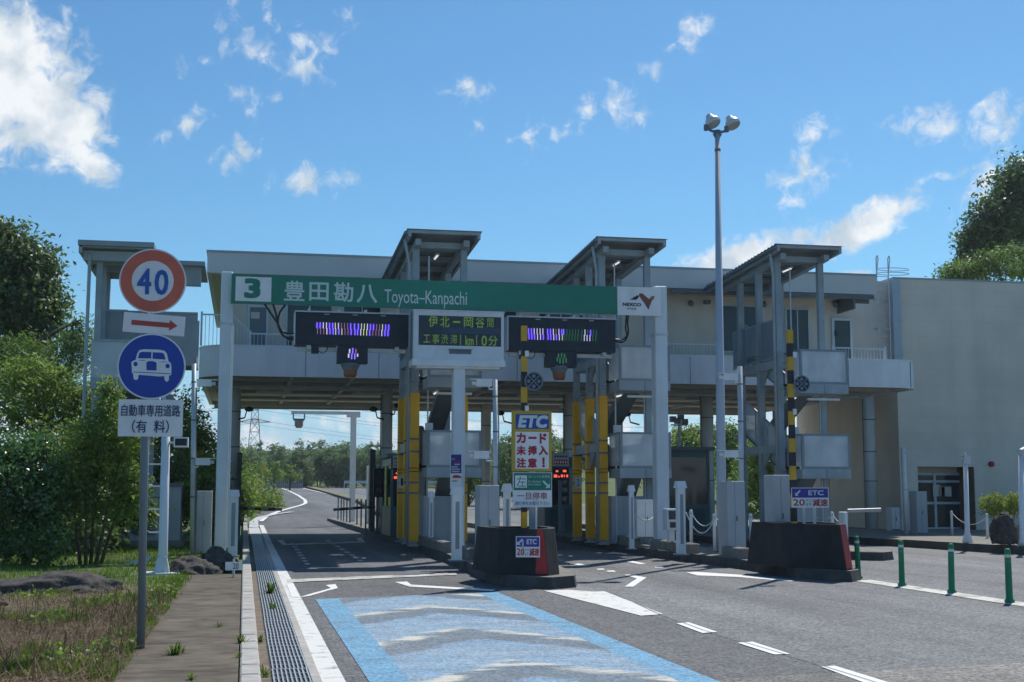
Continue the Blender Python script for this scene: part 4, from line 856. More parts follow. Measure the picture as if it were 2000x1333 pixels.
B2 = led_board('message_board', 'right black LED board with violet streaks turning green to the right', (993, 619, 683), (1202, 626, 690), (980, 610), 8.696,
    [460, 508, 555, 605, 655, 703, 783, 830, 880, 925, 975, 1025, 1055, 1100, 1148, 1197, 1245, 1295, 1355, 1405, 1452, 1500, 1550, 1600], 'vvwwwwvvwpwvvggggggwgvggg'[:24], 'vvvwwvvvwvwygggggggwwwggg'[:24], 272, 195, .026,
    (1068, 683, 1127, 717), [(1091, 691, 699, 'g'), (1097, 690, 699, 'g'), (1103, 691, 700, 'g'), (1088.5, 699, 706, 'g'), (1094, 700, 710, 'g'), (1100, 700, 711, 'g'), (1106, 700, 709, 'g')], 0, 0, (1092, 727))
# cables from the sign into the boards
def cable(name, label, px, Y, r=.022):
    m = MB()
    for line in px:
        pts = [at(u, v, Y) for u, v in line]; sm = []
        for i in range(len(pts)-1):
            p0, p1, p2, p3 = pts[max(0, i-1)], pts[i], pts[i+1], pts[min(len(pts)-1, i+2)]
            for k in range(6):
                t = k/6; sm.append(.5*((2*p1)+(p2-p0)*t+(2*p0-5*p1+4*p2-p3)*t*t+(3*p1-p0-3*p2+p3)*t*t*t))
        m.tube(sm+[pts[-1]], r, 7)
    o = m.build(name, RUBBER, None, at(*px[0][0], Y), smooth=True); return tag(o, label, 'cable')
cable('cable_bundle', 'thick black cables drooping from the green sign into the left LED board', [[(516, 593), (530, 614), (542, 632), (550, 646), (562, 652), (578, 651)], [(533, 594), (539, 614), (544, 640), (556, 658), (577, 659)], [(557, 596), (546, 612), (543, 632), (549, 650), (562, 662), (577, 664)]], GY-.1, .026)
cable('cable_bundle', 'black cable looping down at the right end of the right LED board', [[(1228, 614), (1226, 630), (1227, 650), (1222, 664), (1213, 669), (1201, 666)], [(1224, 614), (1222, 640), (1224, 656), (1214, 664), (1200, 663)]], GY-.1, .022)

# ------------------------------------------------------------------ central message cabinet on its own column
VY = 30.9
VM = thing('message_cabinet', 'pale cabinet with green dot-matrix text on one thick column', 'message board', (at(895, 1080, VY).x, VY, .2))
x0, x1, z0, z1 = px_rect(807.5, 609, 984, 716, VY); zm = at(895, 703, VY).z
m = MB(); s0, s1, u0, u1 = px_rect(817.5, 618, 979, 676, VY)
for q in ((x0, s0, zm, z1), (s1, x1, zm, z1), (s0, s1, u1, z1), (s0, s1, zm, u0)): m.box(q[0], q[1], VY, VY+.55, q[2], q[3])
m.box(s0, s1, VY+.06, VY+.55, u0, u1); m.box(x0-.02, x1+.02, VY-.03, VY+.58, z1, z1+.025); cb = m.build('cabinet', GANT, VM)
m = MB(); m.box(x0-.03, x1+.03, VY-.05, VY+.6, z0, zm-.004); m.box(x0+.1, x1-.1, VY+.02, VY+.5, z0-.05, z0); sub('base_frame', m, WHITEP, cb)
scr = MB().box(s0, s1, VY+.04, VY+.059, u0, u1).build('screen', mat('screen_glass_dark', (.01, .016, .035), .25, .1), VM)
sx0, sx1, sz0, sz1 = px_rect(865, 641, 979, 652, VY+.04); sub('screen_strip', MB().box(sx0, sx1, VY+.036, VY+.0395, sz0, sz1), mat('screen_strip_blue', (.02, .05, .10), .3, .1), scr)
m = MB()
for ch, a0, a1, b0, b1 in (('伊', 837, 855, 617, 639), ('北', 860, 878, 618, 639.5), ('－', 885, 899, 627.5, 631), ('岡', 906, 924, 620, 640), ('谷', 929, 946, 620, 641), ('間', 952, 964, 622, 640),
     ('工', 827, 840, 654, 669.5), ('事', 844.5, 858, 653, 672), ('渋', 862, 875, 653, 672), ('滞', 880, 893, 654, 672), ('l', 898.7, 900.2, 654, 674), ('km', 909, 925, 656, 675), ('l', 930.3, 931.8, 655, 675), ('0', 940.5, 951, 656, 676), ('分', 954, 972, 656, 676)):
    m.text(ch, *px_rect(a0, b0, a1, b1, VY+.03), VY+.033, bold=.0 if ch in '間滞渋事l' else .006)
sub('led_text', m, LEDK['t'], scr)
q = px_rect(877, 684, 920.5, 692, VY); m = MB(); m.box(q[0], q[1], VY-.006, VY-.001, q[2], q[3]); m.box(q[0]-.02, q[1]+.02, VY-.05, VY-.001, q[3], q[3]+.015); sub('vent', m, STEELD, cb)
m = MB()
for k in range(10): m.tube([(x0+.0-.012, VY+.3, zm+.1+k*.075), (x0+.01, VY+.3, zm+.1+k*.075)], .02, 8)
m.tube([(x0-.03, VY+.15, zm), (x0-.03, VY+.15, z1)], .02, 6); sub('side_bolts', m, STEELD, cb)
c0, c1 = at(885, 900, VY+.1).x, at(908, 900, VY+.1).x
m = MB(); m.cbox(c0, c1, VY+.1, VY+.42, .2, z0-.03, .015); col = m.build('column', GANT, VM)
m = MB(); m.box(c0-.1, c1+.1, VY+.0, VY+.52, .2, .24); sub('base_plate', m, GALV, col)
# purple notice fixed on the column of the cabinet
q = px_rect(879.5, 887, 902, 956, VY-.02)
PN = thing('notice_board', 'narrow purple and white notice on the cabinet column', 'notice', ((q[0]+q[1])/2, VY-.02, (q[2]+q[3])/2))
zs = at(891, 925, VY-.02).z
bd = MB().box(q[0], q[1], VY-.02, VY+.0, q[2], q[3]).build('board', WHITE, PN)
sub('purple_field', MB().box(q[0]+.012, q[1]-.012, VY-.024, VY-.0205, zs, q[3]-.012), NAVY, bd)
m = MB()
m.text('ETC', *px_rect(882.5, 895.5, 889, 899, VY-.03), VY-.026, 0)
for v, k0, k1 in ((907.5, 888, 899), (912.5, 882, 894), (917, 882, 899), (921.5, 883, 898)):
    u = k0
    while u < k1-1.4: e = px_rect(u, v-1.3, u+1.5, v+1.2, VY-.03); m.box(e[0], e[1], VY-.028, VY-.0245, e[2], e[3], 0); u += 2.1
u = 887
while u < 897: e = px_rect(u, 901, u+1.6, 904.5, VY-.03); m.box(e[0], e[1], VY-.028, VY-.0245, e[2], e[3], 1); u += 2.3
for j, (u0_, v0_, u1_, v1_) in enumerate(((884, 930, 901, 934), (886, 928.5, 897, 930), (883, 939, 893, 941))): e = px_rect(u0_, v0_, u1_, v1_, VY-.03); m.box(e[0], e[1], VY-.025, VY-.0205, e[2], e[3], 1 if j < 2 else 2)
sub('print', m, [SW, RED, GREEN], bd)

# ------------------------------------------------------------------ road sign assembly at the left
p = gr(275, 1271, .12); PYY = p.y
RS = thing('road_sign_post', 'grey pole with 40 limit disc, red arrow plate, blue car disc and text plate', 'road sign', (p.x, p.y, .05))
m = MB(); pt = at(299, 495, PYY)
m.tube([(p.x, PYY, .0), (pt.x-.045, PYY, pt.z)], .0385, 18); m.build('pole', mat('pole_grey_green', (.17, .215, .235), .5, .12, 3, dirt=(.3, .3, .28), dirt_amt=.35), RS, smooth=True)
def sdisc(px, py, rpx): c = at(px, py, PYY-.06); return (c.x, c.z), rpx/FPX*(PYY-.06)*1.018
ALB = mat('sign_back_alu', (.45, .47, .49), .4, .05, metal=.3)
y = PYY-.06
c, r = sdisc(298.5, 549, 61); b = MB().disc(c, r, y, y+.012, 56).build('speed_sign', WHITE, RS)
sub('ring', MB().ring(c, r*.625, r*.955, y-.003, y-.0002, 64), ORNG, b)
k = r/61
def pxp(u, v): q_ = at(u, v, y-.004); return q_.x, q_.z
m = MB(); m.text('4', *px_rect(268, 524.5, 295.5, 575, y-.004), y-.004, bold=.012); m.text('0', *px_rect(302, 527.5, 329, 576.5, y-.004), y-.004, bold=.012)
sub('digits', m, mat('digit_blue', (.02, .10, .42), .5, .05), b)
# arrow plate, slightly rolled
q = px_rect(240.5, 614, 361, 653, y); cx, cz = (q[0]+q[1])/2, (q[2]+q[3])/2
rot = Matrix.Translation((cx, y, cz)) @ Matrix.Rotation(R_(3.4), 4, 'Y') @ Matrix.Translation((-cx, -y, -cz))
w2, h2 = (q[1]-q[0])/2, (q[3]-q[2])/2*.98
b = MB().prismy([(cx-w2, cz-h2), (cx+w2, cz-h2), (cx+w2, cz+h2), (cx-w2, cz+h2)], y, y+.012).xform(rot).build('arrow_plate', WHITE, RS)
kk = w2/60.
sub('arrow', MB().prismy([(cx-44*kk, cz-5*kk), (cx+30*kk, cz-5*kk), (cx+30*kk, cz-11*kk), (cx+46*kk, cz), (cx+30*kk, cz+11*kk), (cx+30*kk, cz+5*kk), (cx-44*kk, cz+5*kk)], y-.003, y-.0002).xform(rot), mat('arrow_red', (.45, .06, .045), .5, .1, 6), b)
c, r = sdisc(296, 716, 61.5); b = MB().disc(c, r, y, y+.012, 56).build('car_sign', WHITE, RS); sub('field', MB().disc(c, r*.955, y-.003, y-.0002, 56), BLUE, b)
def zp(pts): return [(at(130+u/3.1, 450+v/3.1, y).x, at(130+u/3.1, 450+v/3.1, y).z) for u, v in pts]
m = MB(); yc = y-.0065
body = [(395, 830), (392, 800), (405, 790), (418, 786), (428, 748), (440, 727), (470, 721), (560, 724), (592, 730), (608, 748), (618, 795), (632, 806), (636, 830), (634, 876), (620, 882), (620, 908), (607, 920), (594, 908), (592, 884), (560, 886), (440, 876), (435, 880), (434, 900), (420, 909), (406, 900), (404, 872), (396, 860)]
m.prismy(zp(body[::-1]), yc, y-.0035, 0)
for poly in ([(432, 776), (442, 742), (458, 737), (514, 739), (513, 777)], [(522, 740), (576, 742), (590, 748), (600, 784), (521, 779)], [(484, 800), (500, 793), (530, 795), (546, 804), (545, 850), (484, 848)],
             [(404, 857), (630, 868), (630, 872), (404, 861)], [(430, 790), (462, 786), (485, 792), (462, 790)], [(556, 800), (590, 796), (618, 800), (590, 800)]):
    m.prismy(zp(poly[::-1]), yc-.002, yc, 1)
for uc, vc in ((418, 811), (612, 823)): m.prismy(zp([(uc+13*math.cos(-t*.4487), vc+14*math.sin(-t*.4487)) for t in range(14)]), yc-.002, yc, 1)
sub('car_symbol', m, [WHITE, BLUE], b)
q = px_rect(231, 781, 357, 853, y); b = MB().prismy([(q[0], q[2]), (q[1], q[2]), (q[1], q[3]), (q[0], q[3])], y, y+.012)
b = b.build('text_plate', WHITE, RS)
m = MB(); m.text('自動車専用道路', *px_rect(237, 791, 352, 814, y), y-.003, bold=.006); m.text('（有  料）', *px_rect(258, 821, 330, 846, y), y-.003, bold=.006); sub('lettering', m, mat('digit_navy', (.02, .035, .13), .5, 0), b)
m = MB()
for v in (505, 600, 622, 645, 668, 765, 795, 840): c_ = at(297, v, PYY); m.box(c_.x-.09, c_.x+.05, PYY-.046, PYY+.046, c_.z-.014, c_.z+.014)
m.build('clamp', ALB, RS)

# ------------------------------------------------------------------ poles, cameras, cabinets
def cam_box(m, x, y, z, d=-1, l=.34, w=.16, h=.15):      # weatherproof camera housing with a sun hood and bracket
    m.box(x, x+l*d, y-w/2, y+w/2, z-h/2, z+h/2); m.box(x-.02*d, x+(l+.14)*d, y-w/2-.015, y+w/2+.015, z+h/2, z+h/2+.02)
    m.tube([(x+l*d, y, z), (x+(l+.09)*d, y, z)], .045, 10)
def camera_pole(px, base_py, top_py, Y, label, heads, r=.06, z0=.2):
    b_ = at(px[0], base_py, Y); t_ = at(px[1], top_py, Y)
    t = thing('camera_pole', label, 'camera pole', (b_.x, Y, z0))
    m = MB(); m.tube([(b_.x, Y, z0), (t_.x, Y, t_.z)], r, 12); p_ = m.build('pole', GALV, t, smooth=True)
    m = MB(); m.box(b_.x-.14, b_.x+.14, Y-.14, Y+.14, z0, z0+.03)
    for f in (.3, .5, .7, .9): x_ = b_.x+(t_.x-b_.x)*f; z_ = z0+(t_.z-z0)*f; m.lathe([(r+.008, z_), (r+.008, z_+.03)], (x_, Y), 12)
    m.tube([(b_.x+r+.02, Y-.02, z0), (t_.x+r+.02, Y-.02, t_.z-.6)], .014, 6); sub('strap', m, STEELD, p_)
    for u, v, d in heads:
        h = at(u, v, Y); m = MB(); cam_box(m, h.x-.15*d, Y-.1, h.z, d); xx = b_.x+(t_.x-b_.x)*.8
        m.tube([(xx, Y, h.z-.12), (h.x-.1*d, Y-.1, h.z-.12), (h.x-.1*d, Y-.1, h.z-.07)], .02, 6); m.build('camera', WHITEP, t)
    return t
camera_pole((375, 379), 1086, 711, 32.4, 'thin galvanised pole left of the gantry with two camera boxes', [(398, 750, 1), (395, 903, 1)], .055, .1)
camera_pole((968, 967), 1070, 742, 28.5, 'thin galvanised camera pole behind the dark block nearest the blue lane', [(945, 750, -1), (940, 890, -1)], .055)
camera_pole((1450, 1445), 1090, 716, 29., 'thin galvanised camera pole just right of the tall double lamp', [(1424, 738, -1), (1425, 888, -1)], .06)
# thick flanged pole
p = gr(316, 1121, .12); Y = p.y
t = thing('flanged_pole', 'thick pale pole on a square foot slab behind the speed sign', 'pole', (p.x, Y, .05))
m = MB(); tp = at(328, 772, Y); m.tube([(p.x, Y, .16), (p.x+.01, Y, .5), (tp.x-.02, Y, tp.z)], [.085, .085, .075], 20); pm = m.build('pole', GANT, t, smooth=True)
m = MB(); m.frustum([(p.x-.14, Y-.14), (p.x+.14, Y-.14), (p.x+.14, Y+.14), (p.x-.14, Y+.14)], .15, [(p.x-.085, Y-.085), (p.x+.085, Y-.085), (p.x+.085, Y+.085), (p.x-.085, Y+.085)], .42); sub('flange', m, GANT, pm)
MB().cbox(p.x-.3, p.x+.34, Y-.3, Y+.3, .02, .15, .015).build('foot_slab', mat('foot_slab_white', (.62, .62, .6), .8, .1), t)
m = MB()
for v in (907, 950, 995, 1040): c_ = at(304, v, Y); m.box(c_.x-.12, c_.x+.12, Y-.02, Y+.02, c_.z-.015, c_.z+.015)
m.build('step_bracket', WHITEP, t)
q = px_rect(340, 855, 368, 874, Y-.1); m = MB(); m.box(q[0], q[1], Y-.25, Y+.05, q[2], q[3]); m.box(q[0]-.15, q[0], Y-.05, Y+.0, (q[2]+q[3])/2-.02, (q[2]+q[3])/2+.02); h = m.build('camera', WHITEP, t)
sub('lens', MB().box(q[0]+.025, q[1]-.02, Y-.254, Y-.2505, q[2]+.025, q[3]-.025), BLACK, h)
q = px_rect(323, 771, 337, 781, Y); m = MB(); m.lathe([(.09, q[2]), (.09, q[3]), (.05, q[3]+.04)], ((q[0]+q[1])/2, Y), 14); m.build('sensor', STEELD, t)

def cabinet(name, label, px0, py0, px1, py1, Y, d, group=None, col=None, z0=None, door=True, cat='cabinet', lip=False):
    q = px_rect(px0, py0, px1, py1, Y); zb_ = z0 if z0 is not None else q[2]
    t = thing(name, label, cat, ((q[0]+q[1])/2, Y, zb_), group)
    m = MB(); m.cbox(q[0], q[1], Y, Y+d, zb_, q[3], .012); b = m.build('body', col or mat('cabinet_grey', (.40, .44, .47), .5, .06, 2), t)
    if door:
        w = (q[1]-q[0]); m = MB(); m.box(q[0]+w*.42, q[0]+w*.42+.008, Y-.002, Y+.01, zb_+.05, q[3]-.05); m.box(q[0]+w*.5, q[0]+w*.5+.02, Y-.025, Y-.001, (zb_+q[3])/2-.06, (zb_+q[3])/2+.06); m.box(q[0]-.0, q[1], Y-.0, Y-.003, zb_, zb_+.05)
        sub('door_seam', m, STEELD, b)
    if lip: sub('cap', MB().cbox(q[0]-.03, q[1]+.03, Y-.03, Y+d+.03, q[3]-.005, q[3]+.14, .05), WHITEP, b)
    return t
cabinet('control_cabinet', 'tall grey cabinet behind the boulders left of the gantry pillar', 383, 959, 413, 1090, 32.7, .5, z0=.1)
cabinet('control_cabinet', 'broad grey cabinet standing behind the nearest dark block', 937, 948, 975, 1060, 27.2, .6, z0=.2)
cabinet('control_cabinet', 'broad grey cabinet between the tall lamp and the second dark block', 1421, 940, 1456, 1100, 28., .6, z0=.2)
cabinet('control_cabinet', 'pale cabinet above the second dark block behind the striped pole', 1511, 928, 1545, 1040, 25.2, .5, z0=.3)
cabinet('control_cabinet', 'low white cabinet under the stair beside the right gantry pillar', 1244, 976, 1283, 1062, 33.2, .5, z0=.4, col=WHITEP)
cabinet('control_cabinet', 'tall pale slab cabinet in front of the office entrance', 1791, 960, 1812, 1056, 40.2, .5, z0=.22)
cabinet('control_cabinet', 'small white cabinet at the foot of the rightmost round column', 1742, 992, 1758, 1042, 41.6, .4, z0=.3, col=WHITEP)
def sensor_post(label, px0, py0, px1, py1, Y, z0=.2):
    q = px_rect(px0, py0, px1, py1, Y); t = thing('sensor_post', label, 'sensor post', ((q[0]+q[1])/2, Y, z0), 'vehicle sensor posts beside the lanes')
    w = q[1]-q[0]; m = MB(); m.cbox(q[0], q[1], Y, Y+w*.9, z0, q[3]-.14, .015); b = m.build('body', WHITEP, t)
    m = MB(); m.frustum([(q[0]-.03, Y-.03), (q[1]+.03, Y-.03), (q[1]+.03, Y+w+.03), (q[0]-.03, Y+w+.03)], q[3]-.16, [(q[0]+.0, Y+.0), (q[1]-.0, Y+.0), (q[1]-.0, Y+w), (q[0]+.0, Y+w)], q[3]); m.build('cap', WHITEP, t)
    m = MB(); m.box(q[0]+w*.3, q[1]-w*.3, Y-.004, Y-.0005, z0+.25, q[3]-.3); m.box(q[0]-.05, q[1]+.05, Y-.05, Y+w+.05, z0, z0+.025); sub('sensor_strip', m, mat('sensor_window', (.27, .31, .34), .2, .05), b)
    return t
sensor_post('slim white capped post right of the left gantry pillar', 446, 957, 465, 1078, 31.2, .12)
sensor_post('white capped post on the kerb in front of the message cabinet column', 884, 952, 903, 1087, 27.0)
sensor_post('white capped post beside the yellow ETC card sign', 984.5, 945, 998, 1045, 25.2)
sensor_post('white capped post on the kerb left of the tall double lamp', 1324, 940, 1339.5, 1080, 28.6)
sensor_post('plain white capped post on the first island behind the yellow guards', 838, 960, 847, 1058, 34.2)
sensor_post('slim white capped post in front of the second stair tower', 1230, 948, 1239, 1062, 31.6)
q = px_rect(1303, 994, 1326, 1036, 30.4)
t = thing('ticket_meter_box', 'grey equipment box with two dark windows on a stub post', 'equipment box', ((q[0]+q[1])/2, 30.4, .43)); m = MB(); m.cbox(q[0], q[1], 30.4, 30.75, q[2], q[3], .015); b = m.build('body', GANT, t)
h = q[3]-q[2]; sub('window', MB().box(q[0]+.04, q[1]-.04, 30.39, 30.398, q[2]+h*.5, q[3]-.05).box(q[0]+.07, q[1]-.05, 30.39, 30.398, q[2]+.06, q[2]+h*.38), DARKG, b)
MB().box((q[0]+q[1])/2-.07, (q[0]+q[1])/2+.07, 30.5, 30.66, .43, q[2]).build('stub_post', WHITEP, t)
# grey louvred hut on the verge
q = px_rect(255, 944, 353, 1030, 37.); t = thing('generator_cabinet', 'grey louvred generator cabinet in the bushes behind the flanged pole', 'cabinet', ((q[0]+q[1])/2, 37, .2)); m = MB(); m.cbox(q[0], q[1], 37, 38.2, .3, q[3], .02); b = m.build('body', mat('cabinet_grey', (.40, .44, .47)), t)
m = MB()
for k in range(9): z = .45+k*.1; m.box(q[0]+.1, q[0]+(q[1]-q[0])*.5, 36.97, 36.998, z, z+.05)
m.box(q[0], q[1]+.02, 36.96, 36.999, q[3]-.1, q[3]); sub('louvre', m, STEELD, b)
MB().box(q[0]-.1, q[1]+.1, 36.9, 38.3, .1, .3).build('plinth', CONC, t)
# kilometre marker
p = gr(456, 1128, .14); t = thing('marker_plate', 'small white marker plate reading 20 on a short post by the kerb', 'marker', (p.x, p.y, .12)); m = MB(); m.tube([(p.x, p.y, .1), (p.x, p.y, .46)], .022, 8); m.build('post', GALV, t)
q = px_rect(440, 1098, 473, 1114, p.y-.03); b = MB().box(q[0], q[1], p.y-.035, p.y-.024, q[2], q[3]).build('plate', WHITE, t)
sub('number', MB().text('20', *px_rect(455, 1100.5, 466, 1111.5, p.y-.03), p.y-.038), INK, b)

# ------------------------------------------------------------------ crash blocks
def crash_block(label, base, top, z1, ring, stripe_i, stripe_w, z0=.2):
    cx = sum(p[0] for p in base)/len(base); cy2 = sum(p[1] for p in base)/len(base)
    t = thing('crash_block', label, 'crash block', (cx, cy2, z0))
    n = len(base); ins = lambda P_, d: [(cx+(x-cx)*(1-d), cy2+(y-cy2)*(1-d)) for x, y in P_]
    it = ins(top, .22); vs = [(x, y, z0) for x, y in base]+[(x, y, z1) for x, y in top]+[(x, y, z1) for x, y in it]+[(x, y, z1-.25) for x, y in it]; fs = [tuple(range(n-1, -1, -1)), tuple(range(3*n, 4*n))]
    for r in (0, n, 2*n): fs += [(r+i, r+(i+1) % n, r+n+(i+1) % n, r+n+i) for i in range(n)]
    m = MB().add(vs, fs); b = m.build('concrete', CONCD, t)
    i = stripe_i; f0, f1 = stripe_w
    lerp = lambda P_, f: (P_[i][0]+(P_[i+1][0]-P_[i][0])*f, P_[i][1]+(P_[i+1][1]-P_[i][1])*f)
    e = Vector((base[i+1][0]-base[i][0], base[i+1][1]-base[i][1])).normalized(); nn = Vector((e.y, -e.x))*.006
    A, B, C, D = lerp(base, f0), lerp(base, f1), lerp(top, f1), lerp(top, f0)
    m = MB(); P4 = [(A[0], A[1], z0+.03), (B[0], B[1], z0+.03), (C[0], C[1], z1-.012), (D[0], D[1], z1-.012)]
    m.add([(x+nn.x, y+nn.y, z) for x, y, z in P4]+[(x-nn.x, y-nn.y, z) for x, y, z in P4], [(0, 1, 2, 3), (7, 6, 5, 4), (0, 4, 5, 1), (1, 5, 6, 2), (2, 6, 7, 3), (3, 7, 4, 0)])
    m.build('red_stripe', mat('faded_red_paint', (.40, .022, .025), .6, .18, 5, dirt=(.16, .03, .03), dirt_amt=.5, dirt_scale=3), t)
    return t
b1 = [(4.20, 23.9), (4.36, 22.75), (4.85, 22.15), (5.15, 22.1), (5.42, 22.45), (5.6, 23.2), (5.6, 24.3), (4.2, 24.3)]
t1 = [(x+(.08 if x < 4.9 else -.07), y+(.07 if y < 23.5 else -.07)) for x, y in b1]
def pxg(px, py, z): p_ = gr(px, py, z); return (p_.x, p_.y)
crash_block('dark concrete nose block with a red stripe, nearest the blue-painted lane', b1, t1, .99, True, 2, (.25, .95))
b2 = [(10.15, 25.4), (10.05, 24.0), (10.25, 23.2), (10.66, 22.75), (10.86, 22.95), (11.25, 23.9), (11.4, 25.4)]
b2 = [(9.98, 25.2), (10.2, 23.7), (10.86, 22.55), (11.07, 22.75), (11.4, 23.6), (11.55, 25.2)]
t2 = [(x+(.09 if x < 10.7 else -.07), y+(.08 if y < 24 else -.07)) for x, y in b2]
crash_block('longer dark concrete nose block with a red edge beside the green bollards', b2, t2, 1.03, True, 2, (.0, 1.0))
# ------------------------------------------------------------------ signs on the blocks
def arrow45(m, cx, cz, s, y, mi, d=-1, down=True):     # arrow pointing down-left (d=-1) or down-right (d=1)
    pts = [(-.5, -.5), (.12, -.5), (-.1, -.28), (.5, .32), (.32, .5), (-.28, -.1), (-.5, .12)]
    P_ = [(cx+(u*s if d < 0 else -u*s), cz+v*s) for u, v in pts]
    m.prismy(P_ if d < 0 else P_[::-1], y-.003, y-.0004, mi)
def etc20(t, q, y, rot=None, name='plate'):
    x0, x1, z0, z1 = q; w, h = x1-x0, z1-z0
    X = (lambda mb: mb.xform(rot)) if rot else (lambda mb: mb)
    b = X(MB().box(x0, x1, y, y+.01, z0, z1)).build(name, WHITE, t)
    sub('blue_field', X(MB().box(x0+.012, x1-.012, y-.003, y-.0004, z0+h*.5, z1-.012)), mat('sign_violet_blue', (.045, .03, .30), .5, .04), b)
    m = MB(); arrow45(m, x0+w*.17, z0+h*.74, h*.3, y-.0035, 0); m.text('ETC', x0+w*.45, x0+w*.86, z0+h*.62, z0+h*.87, y-.005, 0, .02)
    m.text('20', x0+w*.04, x0+w*.35, z0+h*.1, z0+h*.43, y-.003, 1, .01); m.text('キロ', x0+w*.37, x0+w*.53, z0+h*.3, z0+h*.43, y-.003, 2); m.text('以下', x0+w*.37, x0+w*.53, z0+h*.09, z0+h*.23, y-.003, 2)
    m.text('減速', x0+w*.56, x0+w*.97, z0+h*.07, z0+h*.44, y-.003, 1, .015)
    sub('lettering', X(m), [SW, RED, INK], b)
y = 22.3; q = px_rect(1008, 1048, 1054, 1089, 22.12)
x0, x1, z0, z1 = q
e = Vector((b1[2][0]-b1[1][0], b1[2][1]-b1[1][1])); ang = math.atan2(e.y, e.x)
t = thing('speed_reduction_sign', 'small ETC 20 plate fixed flat on the nearest dark block', 'sign', ((x0+x1)/2, 22.12, z0))
e3 = Vector((b1[3][0]-b1[2][0], b1[3][1]-b1[2][1]))
rot = Matrix.Translation(((x0+x1)/2, 22.12, 0)) @ Matrix.Rotation(R_(-14), 4, 'Z') @ Matrix.Translation((-(x0+x1)/2, -22.12, 0))
etc20(t, q, 22.12, rot); MB().box((x0+x1)/2-.1, (x0+x1)/2+.1, 22.135, 22.5, z0+.06, z1-.06).build('fixing_bracket', ALB, t)
t = thing('speed_reduction_sign', 'ETC 20 plate on a short post standing over the second dark block', 'sign', (at(1582, 975, 23.95).x, 23.95, .9))
q = px_rect(1546, 953, 1618.5, 992, 23.95); etc20(t, q, 23.95); x = at(1570, 990, 24.).x; x_ = at(1591, 990, 24.).x
m = MB(); m.tube([(x, 24.01, .8), (x, 24.01, q[3]-.05)], .03, 10); m.tube([(x_, 24.01, .8), (x_, 24.01, q[3]-.05)], .03, 10); m.build('post', GALV, t)
LY = 23.2
t = thing('lane_sign', 'yellow-framed ETC card warning above a green left-lane sign on one post', 'sign', (at(1038, 1030, LY).x, LY, .75))
q = px_rect(1001, 803, 1077.5, 921, LY); b = MB().box(q[0], q[1], LY, LY+.1, q[2], q[3]).build('etc_panel', YELF, t)
e = px_rect(1007.5, 809.5, 1072, 838, LY-.004); sub('blue_field', MB().box(e[0], e[1], LY-.004, LY-.0004, e[2], e[3]), BLUE, b)
e2 = px_rect(1006.5, 844, 1072, 916, LY-.004); sub('white_field', MB().box(e2[0], e2[1], LY-.004, LY-.0004, e2[2], e2[3]), WHITE, b)
m = MB(); m.text('ETC', *px_rect(1013, 811.5, 1069, 836, LY-.006), LY-.007, 0, .035)
m.v = [(v[0]+(v[2]-e[2])*.17-.02, v[1], v[2]) for v in m.v]
for ch, a0, a1, b0, b1_ in (('カ', 1009, 1027, 846, 866), ('ー', 1032, 1048, 854, 857.5), ('ド', 1054, 1067.5, 847, 867), ('未', 1009, 1027, 871, 889.5), ('挿', 1031, 1048.5, 871, 889.5), ('入', 1052, 1070, 871, 889.5), ('注', 1009, 1027.5, 895, 914), ('意', 1031, 1048.5, 895, 914), ('！', 1059, 1064, 894, 913)):
    m.text(ch, *px_rect(a0, b0, a1, b1_, LY-.006), LY-.006, 1, .03)
sub('lettering', m, [SW, mat('lettering_red', (.42, .015, .035), .5, .04)], b)
q = px_rect(1002, 923, 1078, 991, LY+.02); zc = at(1040, 958, LY+.02).z; y = LY+.02
b = MB().box(q[0], q[1], y, y+.03, q[2], q[3]).build('lane_panel', WHITE, t)
sub('green_field', MB().box(q[0]+.012, q[1]-.012, y-.004, y-.0004, zc, q[3]-.012), GREEN, b)
e = px_rect(1006, 929, 1029, 953, y); sub('white_box', MB().box(e[0], e[1], y-.007, y-.0042, e[2], e[3]), WHITE, b)
m = MB(); m.text('左', *px_rect(1008.5, 931, 1027, 951, y), y-.009, 1, .0); m.text('左ハンドル車専用', *px_rect(1032, 928.5, 1073, 934, y), y-.006, 0); m.text('For Left-Hand', *px_rect(1032, 938.5, 1056, 943, y), y-.006, 0); m.text('Drive Vehicle', *px_rect(1032, 944.5, 1056, 948.5, y), y-.006, 0)
c_ = at(1066.5, 946, y); arrow45(m, c_.x, c_.z, .14, y-.0042, 0, d=1)
m.text('一旦停車', *px_rect(1010, 962, 1069, 976, y), y-.003, 2, .004); m.text('通行券をお取り下さい', *px_rect(1006, 979.5, 1073, 987, y), y-.003, 3)
sub('lettering', m, [SW, GREEN, mat('lettering_red', (.42, .015, .035)), mat('lettering_violet', (.10, .05, .22))], b)
x = at(1039, 1000, LY+.14).x; m = MB(); m.tube([(x, LY+.14, .75), (x, LY+.14, px_rect(1001, 803, 1077, 921, LY)[3]-.1)], .055, 14); m.build('post', GALV, t, smooth=True)
x = at(1046, 1000, LY+.14).x; MB().tube([(x, LY+.1, .75), (x, LY+.1, 1.5)], .02, 8).build('conduit', WHITEP, t)
